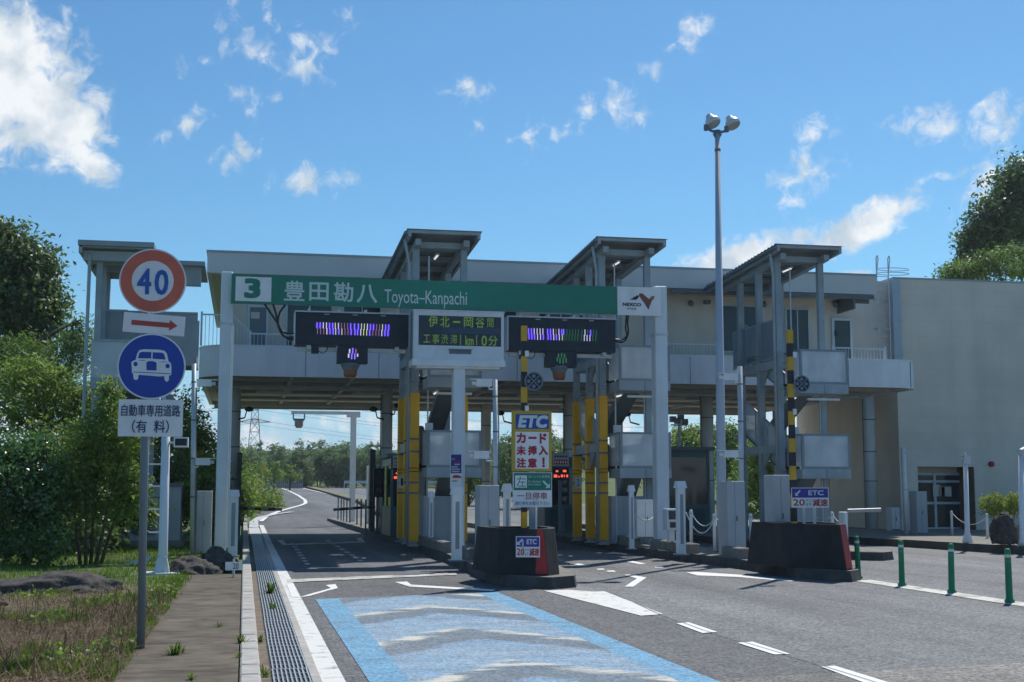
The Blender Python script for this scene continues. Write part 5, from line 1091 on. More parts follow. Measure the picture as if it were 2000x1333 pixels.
# striped height poles with wheel-shaped discs
def striped(label, px, ptop, pbot, Y, disc, caps, zb_):
    x = at(px, 800, Y).x; z1 = at(px, ptop, Y).z; t = thing('striped_pole', label, 'striped pole', (x, Y, zb_), 'yellow and black height poles')
    m = MB(); z = z1; k = 0; L_ = .29 if Y < 24 else .27
    while z > zb_+.02:
        m.box(x-.052, x+.052, Y-.05, Y+.05, max(zb_, z-L_), z, k % 2); z -= L_; k += 1
    b = m.build('pole', [mat('stripe_yellow', (.60, .34, .02), .5, .08, 4), BLKP], t)
    m = MB()
    for v in caps: c_ = at(px+4, v, Y); m.box(c_.x-.035, c_.x+.035, Y-.085, Y-.051, c_.z-.055, c_.z+.055)
    sub('reflector', m, WHITE, b)
    c_ = at(disc[0], disc[1], Y-.08); c_ = (c_.x, c_.z); r = disc[2]/FPX*Y*1.02; m = MB()
    m.ring(c_, r*.86, r, Y-.1, Y-.06, 36, 0); m.disc(c_, r*.86, Y-.075, Y-.065, 36, 1)
    for k in range(4): a_ = math.pi/4+k*math.pi/2; d_ = Vector((math.cos(a_), math.sin(a_))); n_ = Vector((-d_.y, d_.x))*r*.055; m.prismy([(c_[0]-n_.x, c_[1]-n_.y), (c_[0]-n_.x+d_.x*r*.87, c_[1]-n_.y+d_.y*r*.87), (c_[0]+n_.x+d_.x*r*.87, c_[1]+n_.y+d_.y*r*.87), (c_[0]+n_.x, c_[1]+n_.y)], Y-.095, Y-.0755, 0)
    for k in range(4):
        a_ = k*math.pi/2; m.disc((c_[0]+.55*r*math.cos(a_), c_[1]+.55*r*math.sin(a_)), r*.2, Y-.085, Y-.0752, 14, 0)
    m.build('wheel_disc', [mat('disc_grey_blue', (.15, .19, .24), .4, .08), BLACK], t)
striped('yellow and black pole in front of the right LED board', 1023.5, 637, 1030, 23.9, (1042.5, 745, 18.5), (692, 799), .75)
striped('yellow and black pole standing over the second dark block', 1545.5, 645, 1000, 24.2, (1566, 750, 17.5), (694, 805), .8)

# ------------------------------------------------------------------ tall lamp
YL = 29.9; b_ = at(1411, 1073, YL); x0 = b_.x; tp = at(1401, 262, YL)
t = thing('street_lamp', 'tall tapered lamp pole with two round flood heads on a fork', 'street lamp', (x0, YL, .25)); xt = tp.x; zt = tp.z
m = MB(); m.tube([(x0, YL, .2), (x0-.005, YL, 1.2), (xt, YL, zt)], [.125, .12, .062], 20); b = m.build('pole', mat('lamp_pole_paint', (.42, .46, .52), .45, .05, 2), t, smooth=True)
m = MB(); m.lathe([(.2, .2), (.2, .23)], (x0, YL), 16); m.lathe([(.075, zt-.45), (.075, zt-.38)], (xt, YL), 14); m.tube([(xt, YL, zt), (xt, YL, zt+.09)], .085, 12); sub('collar', m, STEELD, b)
m = MB(); hl, hr = at(1381, 252, YL), at(1421, 254, YL)
m.tube([(hl.x, YL, hl.z+.14), (hl.x+.02, YL, hl.z+.01), (hl.x+.1, YL, hl.z-.04), (xt, YL, zt+.03), (hr.x-.1, YL, hr.z-.05), (hr.x-.02, YL, hr.z), (hr.x, YL, hr.z+.1)], .035, 10)
m.prismy([(xt-.12, zt), (xt-.05, zt-.12), (xt+.05, zt-.12), (xt+.12, zt)], YL-.02, YL+.02); m.build('fork', STEELD, t)
for u, v, s in ((1393, 240, -1), (1432, 243, 1)):
    c_ = at(u, v, YL); r = 16.3/FPX*YL*1.03
    m = MB(); m.lathe([(.0, -.03), (r*.9, -.03), (r, -.0), (r, .05), (r*.78, .13), (r*.5, .2), (r*.42, .26), (.0, .27)], (0, 0), 26, 0)
    rotm = Matrix.Translation((c_.x, YL, c_.z-.02)) @ Matrix.Rotation(R_(-18), 4, 'Y') @ Matrix.Rotation(R_(-24), 4, 'X')
    m.xform(rotm); hd = m.build('lamp_head', mat('lamp_shell', (.58, .60, .60), .35, .06, 3, metal=.2), t, smooth=False)
    m = MB(); m.lathe([(0, -.05), (r*.82, -.045), (r*.86, -.032)], (0, 0), 26); m.xform(rotm); sub('lamp_glass', m, LAMPG, hd)
    m = MB(); q = at(u-14 if s < 0 else u-13, v+9, YL); m.lathe([(.06, q.z-.08), (.06, q.z+.06)], (q.x, YL), 10); m.build('knuckle', STEELD, t)

# ------------------------------------------------------------------ bollards
bp = None
for i, (u, v) in enumerate(((1677, 1131), (1762, 1145), (1859, 1159), (1972, 1178))):
    p = gr(u, v)
    lab = ['green bollard touching the red edge of the dark block', 'green bollard second from the dark block', 'third green bollard from the dark block, fringed at the top', 'green bollard nearest the right edge of the photo'][i]
    if bp is None:
        t = bp = thing('bollard', lab, 'bollard', (0, 0, 0), 'green delineator posts on the worn line')
        MB().lathe([(.075, 0), (.075, .03), (.052, .05), (.046, .72), (.046, .76), (.03, .79)], (0, 0), 18).build('post', GRNB, t, (0, 0, 0), smooth=True)
        for z in (.50, .58, .66): MB().lathe([(.0475, z), (.0475, z+.045)], (0, 0), 18).build('band', REFL if z != .58 else mat('band_teal', (.02, .22, .18), .4, .05), t, (0, 0, 0))
    else: t = copy_tree(bp); t['label'] = lab
    t.location = (p.x, p.y, .008); t.rotation_euler = (R_(rnd.uniform(-1.2, 1.2)), R_(rnd.uniform(-1.5, 1.5)), rnd.uniform(0, 6))

# ------------------------------------------------------------------ chain posts
def chain_post(px, pt, pb, Y, label, z0=.2):
    q = px_rect(px-3.6, pt, px+3.6, pb, Y); t = thing('chain_post', label, 'post', ((q[0]+q[1])/2, Y, z0), 'white chain posts on the islands')
    xc = (q[0]+q[1])/2; MB().lathe([(.04, z0), (.04, q[3]-.02), (.025, q[3])], (xc, Y), 12).build('post', WHITEP, t, smooth=True)
    m = MB(); m.lathe([(.055, q[3]-.1), (.055, q[3]-.07)], (xc, Y), 10); m.tube([(xc, Y-.05, q[3]-.085), (xc, Y-.075, q[3]-.085)], .01, 6); m.build('eyelet', GALV, t)
    return Vector((xc, Y-.06, q[3]-.085))
def rope(p0, p1, sag, label):
    m = MB(); m.tube([p0.lerp(p1, k/14)-Vector((0, 0, sag*4*(k/14)*(1-k/14))) for k in range(15)], .012, 6); o = m.build('rope', mat('white_rope', (.60, .62, .64), .7, .08, 12), None, p0); return tag(o, label, 'rope')
c1 = chain_post(1350, 996, 1070, 30.2, 'white post behind the capped sensor post, two ropes tied on', .25); c2 = chain_post(1395.5, 1003, 1071, 29.3, 'white rope post touching the foot of the tall lamp', .25)
rope(at(1340, 1001, 28.7), c2, .42, 'slack white rope from the capped sensor post to the lamp'); rope(c1, c2, .25, 'white rope behind, hanging between two white posts'); rope(c2, at(1418, 1022, 28.6), .04, 'taut white rope end tied beside the lamp pole')
c3 = chain_post(1283, 994, 1056, 32.9, 'short white post at the foot of the right gantry pillar', .43); rope(at(1237, 999, 31.5), c3, .22, 'faint white rope under the second stair tower'); rope(c3, at(1302, 1003, 32.2), .05, 'white rope end crossing the right gantry pillar')
c4 = chain_post(1466, 1003, 1030, 30., 'white post just behind the left corner of the second block'); rope(c4, at(1484, 1022, 28.), .03, 'white rope sloping down behind the second block')
c5 = chain_post(1626, 1000, 1085, 31., 'white post right of the ETC 20 plate'); c6 = chain_post(1653, 1002, 1066, 30.3, 'white corner post at the nose of the third island'); rope(c5, c6, .16, 'white rope between the two posts near the red edge'); rope(c5, at(1592, 1008, 33), .1, 'faint rope running back behind the ETC 20 plate')
c7 = chain_post(1859, 998, 1054, 39., 'white post in front of the glass entrance', .22); c8 = chain_post(1928, 1003, 1056, 36.5, 'white post left of the standing stone', .22); rope(c7, c8, .3, 'white rope across the front of the glass entrance')
# gate arms and small barrier gear on the third island and the far side
def barrier(label, cab, arm0, arm1, Y, z0=.2, col=None, r=.05, plain=False):
    q = px_rect(*cab, Y); t = thing('barrier_gate', label, 'barrier', ((q[0]+q[1])/2, Y, z0), 'barrier arms at the lanes')
    m = MB(); m.cbox(q[0], q[1], Y, Y+.35, z0, q[3], .02); m.build('housing', col or mat('barrier_dark', (.06, .075, .09), .5, .1), t)
    a_, b_ = at(*arm0, Y-.06), at(*arm1, Y-.06); m = MB(); d_ = (b_-a_)/6
    for k in range(6): m.tube([a_+d_*k, a_+d_*(k+1)], r, 8, 1 if plain else k % 2)
    m.build('arm', [mat('arm_red_faded', (.16, .03, .03), .5, .1), mat('arm_white_grey', (.42, .42, .42), .5, .1)], t); return t
barrier('lowered barrier arm across the left lane from the left side', (462, 884, 471, 1040), (470, 993), (551, 995.5), 45., .15)
barrier('lowered barrier arm across the left lane from the island', (722, 878, 733, 1040), (733, 990), (651, 996), 47.)
barrier('white horizontal barrier arm at the third island corner', (1650, 1000, 1657, 1066), (1655, 998), (1720, 996), 30.2, .2, WHITEP, .045, True)
# white pole, entrance camera post and right-edge post
p = gr(1770, 1056, .22); t = thing('pipe_post', 'tall white pipe post left of the entrance slab cabinet', 'pole', (p.x, 40.5, .22)); x = at(1768, 960, 40.5).x; MB().tube([(x, 40.5, .22), (x-.03, 40.5, at(1768, 875, 40.5).z)], .085, 14).build('pipe', WHITEP, t, smooth=True); m = MB()
for v in (886, 958): z = at(1768, v, 40.5).z; m.lathe([(.095, z), (.095, z+.04)], (x, 40.5), 14)
m.build('strap', GALV, t)
p = gr(1890, 1060, .22); Y = p.y; t = thing('camera_post', 'tapered white post with small cameras on top beside the entrance', 'camera post', (p.x, Y, .22)); zt = at(1887, 905, Y).z; xt = at(1886, 905, Y).x
MB().tube([(p.x, Y, .22), (p.x, Y, .28), (p.x-.0, Y, .5), (xt, Y, zt)], [.15, .14, .07, .06], 14).build('post', WHITEP, t, smooth=True); m = MB()
cam_box(m, xt+.1, Y-.05, zt+.14, -1, .2, .12, .12); m.box(xt-.02, xt+.02, Y-.02, Y+.02, zt-.05, zt+.3); m.box(xt-.12, xt+.12, Y-.1, Y+.05, zt-.02, zt+.08); m.build('camera', GALV, t)
p = gr(1997, 1066, .22); Y = p.y; t = thing('camera_post', 'white post with a drum-shaped camera cut by the right edge', 'camera post', (p.x, Y, .22)); zt = at(1995, 886, Y).z; xt = at(1994, 886, Y).x
MB().tube([(p.x, Y, .22), (p.x, Y, .4), (xt, Y, zt)], [.13, .075, .065], 14).build('post', WHITEP, t, smooth=True)
MB().tube([(xt-.16, Y-.2, zt+.02), (xt+.0, Y-.05, zt+.05), (xt+.25, Y+.2, zt+.1)], [.07, .09, .09], 14).build('camera', GALV, t, smooth=True)
m = None
# ------------------------------------------------------------------ booths and gear under the deck
def booth(label, cx, Y, w=1.5, l=2.6, h=2.5, z0=.2):
    t = thing('toll_booth', label, 'toll booth', (cx, Y, z0), 'teal toll booths on the islands')
    m = MB(); x0, x1 = cx-w/2, cx+w/2
    m.box(x0, x1, Y, Y+l, z0, z0+.95); m.box(x0, x1, Y, Y+l, z0+h-.25, z0+h)
    for x in (x0, x1-.09):
        for y_ in (Y, Y+l*.5, Y+l-.09): m.box(x, x+.09, y_, y_+.09, z0+.95, z0+h-.25)
    b = m.build('body', TEAL, t)
    sub('pane', MB().box(x0+.03, x1-.03, Y+.03, Y+l-.03, z0+.95, z0+h-.25), DARKG, b)
    MB().box(x0-.15, x1+.15, Y-.2, Y+l+.2, z0+h, z0+h+.12).build('roof', STEELD, t)
    m = MB(); m.box(x0+.2, x1-.2, Y-.035, Y-.002, z0+.1, z0+.8); m.build('service_panel', mat('panel_dark_teal', (.03, .07, .085), .5, .1), t)
booth('teal toll booth half hidden behind the yellow guards of the first tower', 5.2, 42., w=1.2); booth('teal toll booth behind the ETC card sign', 10.9, 44.6, w=1.3); booth('dark green toll booth between the right gantry pillar and the lamp', 15.6, 45., w=1.7, h=2.9)
def fee_board(label, a, b_, c_, Y, flip):
    q = px_rect(*a, Y); t = thing('fee_board', label, 'display', ((q[0]+q[1])/2, Y, q[2]), 'lane boards with red LED text'); bb = MB().box(q[0], q[1], Y, Y+.08, q[2], q[3]).build('notice_panel', mat('notice_grey_white', (.42, .42, .42), .6, .06), t)
    h = q[3]-q[2]; w = q[1]-q[0]; m = MB(); m.box(q[0]+w*.08, q[1]-w*.1, Y-.004, Y-.0005, q[2]+h*.14, q[2]+h*.48, 0)
    for k in range(5): m.box(q[0]+w*(.08+.17*k), q[0]+w*(.2+.17*k), Y-.004, Y-.0005, q[2]+h*.68, q[2]+h*.8, 1); m.box(q[0]+w*(.12+.16*k), q[0]+w*(.2+.16*k), Y-.006, Y-.0045, q[2]+h*.22, q[2]+h*.4, 2)
    sub('print', m, [RED, INK, WHITE], bb)
    q = px_rect(*b_, Y-.05); bb = MB().box(q[0], q[1], Y-.05, Y+.2, q[2], q[3]).build('led_panel', BLACK, t); m = MB(); h = q[3]-q[2]; w = q[1]-q[0]
    for u, v, ww, hh in ((.2, .62, .14, .14), (.62, .62, .2, .17), (.08, .2, .2, .22), (.34, .2, .08, .12), (.5, .22, .12, .2), (.68, .22, .05, .2), (.82, .22, .1, .2)): m.box(q[0]+w*u, q[0]+w*(u+ww), Y-.056, Y-.0505, q[2]+h*v, q[2]+h*(v+hh))
    sub('led_text', m, LEDK['r'], bb)
    xc = (q[0]+q[1])/2; MB().box(xc-.05, xc+.05, Y+.02, Y+.12, .2, q[2]).build('post', STEELD, t)
fee_board('red LED board under a white notice, right of the yellow ETC sign', (1080, 885, 1111, 911), (1079, 913, 1112, 938), None, 40.5, 0)
fee_board('red LED board peeping out left of the yellow guards', (768, 890, 796, 914), (767, 918, 797, 940), None, 40.5, 0)
for lab, px, py, Y in (('dark lane signal post on the first island by the round column', 738, 945, 44.), ('dark lane signal post behind the yellow guards of the second tower', 1100, 960, 44.)):
    q = at(px, py, Y); t = thing('lane_signal', lab, 'signal', (q.x, Y, .2)); MB().tube([(q.x, Y, .2), (q.x, Y, q.z+.5)], .05, 10).build('post', STEELD, t)
    m = MB(); m.cbox(q.x-.16, q.x+.16, Y-.2, Y-.04, q.z-.45, q.z+.5, .03); b = m.build('housing', BLACK, t); m = MB()
    for k in (-.25, .05, .33): m.disc((q.x, q.z+k), .09, Y-.215, Y-.2005, 16)
    sub('lens', m, mat('lens_dark', (.06, .05, .05), .2, .1), b)
# far-side gantry with hanging lamp
Y = 62.; t = thing('lane_lamp_gantry', 'pale L-shaped gantry beyond the deck with a hanging lamp', 'gantry', (at(690, 1018, Y).x, Y, .2)); q = px_rect(684, 808, 695, 1022, Y)
MB().cbox(q[0], q[1], Y, Y+.28, .15, q[3], .02).build('pillar', GANT, t); q2 = px_rect(569, 803.5, 703, 809.5, Y); m = MB(); m.box(q2[0], q2[1], Y+.02, Y+.26, q2[2], q2[3]); m.box(q2[1]-.6, q2[1]+.02, Y-.04, Y+.3, q2[2]-.12, q2[3]-.01); m.build('beam', GANT, t)
m = MB(); c_ = at(584, 827, Y); f = px_rect(573, 809.5, 595, 819, Y)
for x in (f[0], f[1]): m.box(x-.03, x+.03, Y+.1, Y+.16, f[2], f[3]+.02)
m.box(f[0], f[1], Y+.1, Y+.16, f[2]-.03, f[2]+.03)
for x in (c_.x-.12, c_.x+.12): m.box(x-.015, x+.015, Y+.1, Y+.13, c_.z+.1, f[2])
m.build('hanger', STEELD, t); MB().lathe([(.13, c_.z-.22), (.2, c_.z-.1), (.2, c_.z+.1), (.26, c_.z+.12), (.26, c_.z+.15)], (c_.x, Y+.12), 16).build('lamp_head', mat('hanging_lamp', (.30, .25, .23), .5, .1), t)
# fence posts at the end of the first island
fp = None
for i, (u, v0, v1) in enumerate(((660, 983, 1016), (666, 983, 1018), (671, 982, 1019), (677, 981, 1020), (683, 980, 1022), (697, 978, 1026), (705, 977, 1030), (714, 976, 1034))):
    p = gr(u, v1, .18)
    if fp is None:
        t = fp = thing('fence_post', '', 'post', (0, 0, 0), 'thin grey posts at the far end of the first island'); MB().box(-.03, .03, -.03, .03, 0, 1.1).build('post', STEELD, t, (0, 0, 0)); MB().box(-.04, .04, -.04, .04, 1.1, 1.13).build('cap', STEELD, t, (0, 0, 0))
    else: t = copy_tree(fp)
    t['label'] = 'thin dark grey fence post in the row at the island end'; t.location = (p.x, p.y, .17)
# far white box post seen near it
cabinet('control_cabinet', 'slim white box post at the far island end beyond the barrier', 717, 910, 723, 1024, 58., .4, z0=.2, col=WHITEP)
# distant floodlight mast seen under the deck at right
Y = 75.; p = at(1327, 900, Y); t = thing('flood_mast', 'dark mast with a cluster of floodlights beyond the lanes', 'flood mast', (p.x, Y, .2)); zt = at(1327, 822, Y).z
MB().tube([(p.x, Y, .1), (p.x, Y, zt+.3)], [.12, .08], 10).build('mast', STEELD, t); m = MB(); m.box(p.x-.5, p.x+.5, Y-.05, Y+.05, zt-.3, zt-.22); m.build('crossarm', STEELD, t)
for s, dz in ((-.4, .15), (-.1, .05), (.35, .0), (.1, .3)): MB().box(p.x+s-.17, p.x+s+.17, Y-.2, Y+.1, zt+dz-.25, zt+dz+.1).build('floodlight', BLACK, t)
# ================================================================== VEGETATION
LG_DARK = leafmat('leaf_dark', (.035, .07, .03), (.19, .25, .085), .45, .4, .5)
LG_MID = leafmat('leaf_mid', (0.05, 0.1, 0.025), (0.22, 0.31, 0.07), .5, .45, .4)
LG_LIGHT = leafmat('leaf_light', (.075, .13, .03), (.29, .37, .085), .5, .5, .4)
LG_GLOSS = leafmat('leaf_glossy', (.035, .095, .032), (.17, .28, .085), .2, .35, .9)
LG_YEL = leafmat('leaf_yellow_green', (0.1, 0.15, 0.02), (0.38, 0.42, 0.06), .5, .45, .3)
LG_FAR = leafmat('leaf_far_wood', (.09, .145, .085), (.27, .35, .17), .7, .35, .2)  # leaves paled and greyed: haze put into the colour of the far wood
def foliage(r, blobs, n, ls, clump=.42, per=26, asp=.5, droop=0., shell=(.55, 1.05)):
    mb = MB(); vs, fs = mb.v, mb.f; tot = sum(b[2] for b in blobs)
    for (c, rad, w) in blobs:
        for _ in range(max(1, int(n*w/tot/per))):
            while True:
                d = Vector((r.gauss(0, 1), r.gauss(0, 1), r.gauss(0, 1)))
                if d.length > .01: break
            d.normalize(); s = r.uniform(*shell)*(1+.22*mnoise.noise(d*2.3+Vector(c)))
            cc = Vector((c[0]+d.x*rad[0]*s, c[1]+d.y*rad[1]*s, c[2]+d.z*rad[2]*s)); cs = clump*r.uniform(.5, 1.25)
            for _k in range(per):
                p = cc+Vector((r.gauss(0, .5), r.gauss(0, .5), r.gauss(0, .38)))*cs
                nn = (d*.5+Vector((r.gauss(0, .6), r.gauss(0, .6), r.gauss(.45, .6)))).normalized()
                u = nn.cross(Vector((r.gauss(0, 1), r.gauss(0, 1), r.gauss(0, 1)-droop)))
                if u.length < 1e-3: continue
                u.normalize(); v = nn.cross(u); L_ = ls*r.uniform(.6, 1.3); a = u*L_; b = v*L_*asp*.5; i = len(vs)
                vs += [tuple(p-a*.5), tuple(p+b-nn*L_*.08), tuple(p+a*.5-nn*L_*.12), tuple(p-b-nn*L_*.08)]; fs.append((i, i+1, i+2, i+3))
    mb.m = [0]*len(fs); return mb
def tree(name, label, base, stems, blobs, n, ls, lm, seed, cat='tree', group=None, trunk_r=.12, crown='crown', **k):
    r = random.Random(seed); t = thing(name, label, cat, base, group)
    foliage(r, blobs, n, ls, **k).build(crown, lm, t)
    m = MB(); b0 = Vector(base)
    for st in stems:
        pts = [b0+Vector(st[0])]+[Vector(p) for p in st[1:]]
        m.tube(pts, [trunk_r*(1-.75*i/(len(pts)-1)) for i in range(len(pts))], 8)
    for (c, rad, w) in blobs[:14]:
        e = Vector(c); j = min((Vector(p) for st in stems for p in ([b0]+[Vector(q) for q in st[1:]])), key=lambda p: (p-e).length)
        for _ in range(3):
            e2 = e+Vector((r.uniform(-.7, .7)*rad[0], r.uniform(-.7, .7)*rad[1], r.uniform(-.2, .8)*rad[2])); m.tube([j, j.lerp(e2, .55)+Vector((r.uniform(-.1, .1), r.uniform(-.1, .1), .05)), e2], [trunk_r*.42, trunk_r*.25, trunk_r*.07], 5)
    m.build('trunk', BARK, t, smooth=True); return t
def B(px, py, Y, rx, ry, rz, w=1.): p = at(px, py, Y); return ((p.x, p.y, p.z), (rx, ry, rz), w)
def gz(px, Y): x = at(px, 950, Y).x; return (x, Y, terr(x, Y))
# left foreground shrubs
bs = gz(60, 28.6)
tree('broadleaf_shrub', 'big glossy dark-leaved shrub filling the left edge above the rock', bs, [((0, 0, 0), (bs[0]-.2, 28.6, 1.2)), ((.3, .1, 0), (bs[0]+.5, 28.6, 1.4))],
     [B(40, 945, 28.6, .75, .8, .75), B(95, 960, 28.3, .45, .6, .7), B(20, 1040, 28.2, .7, .7, .6), B(85, 1050, 28.2, .42, .5, .45, .7), B(-70, 980, 28.8, 1., 1., 1.1, 1.2), B(75, 890, 28.9, .5, .5, .4, .7), B(-20, 880, 29, .7, .6, .5)], 15000, .105, LG_GLOSS, 3, 'shrub', clump=.3, per=22, asp=.62)
bs = gz(182, 28.6); X = bs[0]
tree('multi_stem_shrub', 'airy light green shrub on several bare stems left of the sign pole', bs, [((-.2, 0, 0), (X-.35, 28.6, 1.2), (X-.5, 28.5, 2.6)), ((0, .1, 0), (X+.02, 28.7, 1.3), (X+.1, 28.7, 3.2)), ((.12, -.1, 0), (X+.3, 28.5, 1.2), (X+.55, 28.5, 2.4)), ((.2, .1, 0), (X+.5, 28.8, 1.3), (X+.75, 28.8, 2.3)), ((-.08, -.1, 0), (X-.1, 28.5, 1.), (X-.15, 28.4, 2.2))],
     [B(150, 920, 28.6, .5, .5, .5), B(215, 905, 28.6, .5, .5, .5), B(245, 860, 28.5, .38, .4, .4, .8), B(180, 850, 28.6, .5, .5, .4), B(215, 795, 28.6, .26, .3, .42, .5), B(210, 760, 28.6, .12, .15, .2, .12), B(255, 950, 28.6, .28, .35, .38, .5), B(165, 985, 28.6, .4, .4, .3, .6), B(235, 990, 28.6, .3, .3, .3, .4)], 11500, .095, LG_LIGHT, 5, 'shrub', trunk_r=.04, clump=.26, per=18, asp=.55)
bs = gz(90, 40)
tree('sumac_shrub', 'yellow-green feathery shrub behind the glossy one, up against the stair tower', bs, [((0, 0, 0), (bs[0], 40, 3.)), ((.8, 0, 0), (bs[0]+1.2, 40, 3.))],
     [B(30, 790, 40, 1.3, 1., .9), B(110, 770, 40, 1., .9, .8), B(-50, 770, 40, 1.2, 1, 1.2), B(160, 800, 40, .8, .8, .7), B(60, 730, 40.5, .9, .8, .5), B(205, 810, 39.5, .6, .6, .55, .6), B(100, 840, 40, 1.4, .9, .7)], 9500, .19, LG_LIGHT, 8, 'shrub', clump=.45, per=22, asp=.3, droop=.8)
bs = gz(130, 47)
tree('conifer', 'dark soft-needled conifer between the tall tree and the stair tower', bs, [((0, 0, 0), (bs[0], 47, 5.), (bs[0], 47, 7.4))],
     [B(120, 720, 47, 1., .9, .9), B(150, 680, 47, .55, .6, .7), B(70, 740, 47, 1., .9, .8), B(155, 650, 47, .3, .35, .5, .4), B(110, 780, 46.5, 1.2, .9, .7), B(40, 690, 47.5, .9, .8, .6), B(70, 770, 47, 1.2, .9, .8), B(20, 730, 47.5, 1.2, .9, .8)], 15000, .2, LG_MID, 9, 'tree', clump=.5, per=26, asp=.16)
bs = gz(20, 52)
tree('evergreen_tree', 'tall dark broadleaf tree rising at the far left edge', bs, [((0, 0, 0), (bs[0], 52, 5.), (bs[0]-.3, 52, 10.))],
     [B(20, 500, 52, 1.3, 1.3, 1.1), B(60, 560, 52, 1.2, 1.2, 1.2), B(-40, 540, 52, 1.5, 1.4, 1.5), B(75, 620, 52, .95, 1., .9), B(20, 640, 52, 1.5, 1.3, 1.2), B(0, 460, 52, 1., 1., .6, .6), B(40, 690, 51.5, 1.5, 1.2, .9), B(-80, 640, 52, 1.6, 1.4, 1.8), B(92, 585, 52, .6, .6, .7, .5), B(70, 510, 52, .8, .8, .6, .6), B(60, 590, 51.5, 1., 1., 1.), B(10, 580, 51.5, 1.3, 1., 1.2)], 23000, .22, LG_DARK, 12, clump=.6, per=24, asp=.5, shell=(.45, 1.2))
for i, (px, py, Y, rx, rz, nn, lm, lab) in enumerate(((380, 900, 47, 1.0, 1.6, 4200, LG_LIGHT, 'loose light green bush behind the thin camera pole'), (400, 960, 44, .8, 1.0, 3000, LG_YEL, 'low yellow-green bush left of the gantry pillar foot'), (290, 880, 44, 1.4, 1.6, 4600, LG_MID, 'mid green bush behind the text plate'),
      (200, 900, 42, 1.6, 1.5, 4600, LG_MID, 'dense green bush behind the bare-stemmed shrub'), (90, 930, 38, 1.7, 1.6, 4200, LG_MID, 'dense green bush behind the glossy shrub'), (330, 960, 41, .9, .9, 2400, LG_DARK, 'dark bush behind the louvred cabinet'), (352, 850, 50, 1.0, 1.7, 3600, LG_MID, 'taller green bush showing right of the text plate'), (225, 985, 35, 1.1, .7, 3800, LG_MID, 'low bush directly behind the bare stems of the airy shrub'), (120, 1010, 33, 1.5, .9, 3800, LG_DARK, 'low dark bush behind the foot of the glossy shrub'), (395, 1000, 38, .6, .7, 2600, LG_LIGHT, 'light weeds between the thin camera pole and the gantry pillar'))):
    bs = gz(px, Y); tree('bush', lab, bs, [((0, 0, 0), (bs[0], Y, at(px, py, Y).z))], [B(px, py, Y, rx, rx*.8, rz), B(px-18, py-30, Y, rx*.6, rx*.5, rz*.55, .5), B(px+20, py+20, Y, rx*.6, rx*.5, rz*.6, .5), B(px+10, py-55, Y, rx*.4, rx*.4, rz*.4, .3)], nn, .15, lm, 20+i, 'bush', clump=.42, per=22, asp=.5)
# bank seen through the gate on the left
for i, (px, py, Y, rx, rz, lm, lab) in enumerate(((474, 965, 64, .55, 1.2, LG_LIGHT, 'tall weeds just beyond the lowered left barrier'), (490, 965, 76, .75, 1.3, LG_YEL, 'sunlit yellow-green bush on the bank inside the bend'), (512, 968, 88, .9, .9, LG_LIGHT, 'low light bush at the bend of the far road'), (474, 918, 84, 1.0, 1.9, LG_MID, 'green bush highest on the left bank through the gate'), (532, 972, 97, .7, .6, LG_YEL, 'scruffy low growth at the outside of the bend'))):
    bs = gz(px, Y); tree('bush', lab, bs, [((0, 0, 0), (bs[0], Y, at(px, py, Y).z))], [B(px, py, Y, rx, rx, rz), B(px-12, py+15, Y, rx*.8, rx*.7, rz*.8), B(px+10, py+18, Y, rx*.6, rx*.6, rz*.5, .5)], 2600, .17, lm, 50+i, 'bush', clump=.5, per=20, asp=.45)
# trees seen under the deck and beyond
for i, (px, py, Y, rx, rz, nn, lm, lab) in enumerate(((1035, 890, 92, 3.0, 2.6, 6500, LG_DARK, 'dark tree behind the ETC card sign'), (1085, 915, 96, 2.2, 1.8, 4200, LG_MID, 'lighter tree right of the ETC card sign, behind the LED board'), (1345, 885, 84, 2.2, 2.2, 5200, LG_LIGHT, 'light green tree by the dark flood mast'), (1420, 880, 90, 2.4, 2.2, 5200, LG_MID, 'green tree behind the tall lamp, seen under the deck'), (1490, 915, 72, 1.6, 2.6, 5200, LG_LIGHT, 'sunlit tree seen through the third stair tower'), (1310, 920, 98, 2.4, 1.7, 4200, LG_MID, 'green tree just right of the right gantry pillar'), (915, 925, 100, 2.4, 1.8, 4200, LG_MID, 'green tree right of the message cabinet column'), (535, 921, 168, 1.7, .9, 2200, LG_LIGHT, 'bright green tree at the end of the far fence'), (566, 926, 175, 1.5, .7, 2000, LG_LIGHT, 'smaller bright green tree beside the far fence'), (508, 922, 160, 1.3, .8, 2000, LG_LIGHT, 'bright green tree above the bend by the yellow marker'))):
    bs = gz(px, Y); k = Y/90
    tree('leafy_tree', lab, bs, [((0, 0, 0), (bs[0], Y, at(px, py, Y).z+.2))], [B(px, py, Y, rx*.8, rx*.8, rz*.8), B(px-22/k, py+12/k, Y, rx*.6, rx*.6, rz*.65), B(px+20/k, py+10/k, Y, rx*.65, rx*.6, rz*.6), B(px+5/k, py-28/k, Y, rx*.45, rx*.45, rz*.5, .6), B(px, py+(45 if Y < 120 else 14)/k, Y, rx*.8, rx*.6, rz*.7)], nn, .26 if Y < 120 else .2, lm, 70+i, clump=.6 if Y < 120 else .4, per=22, asp=.5)
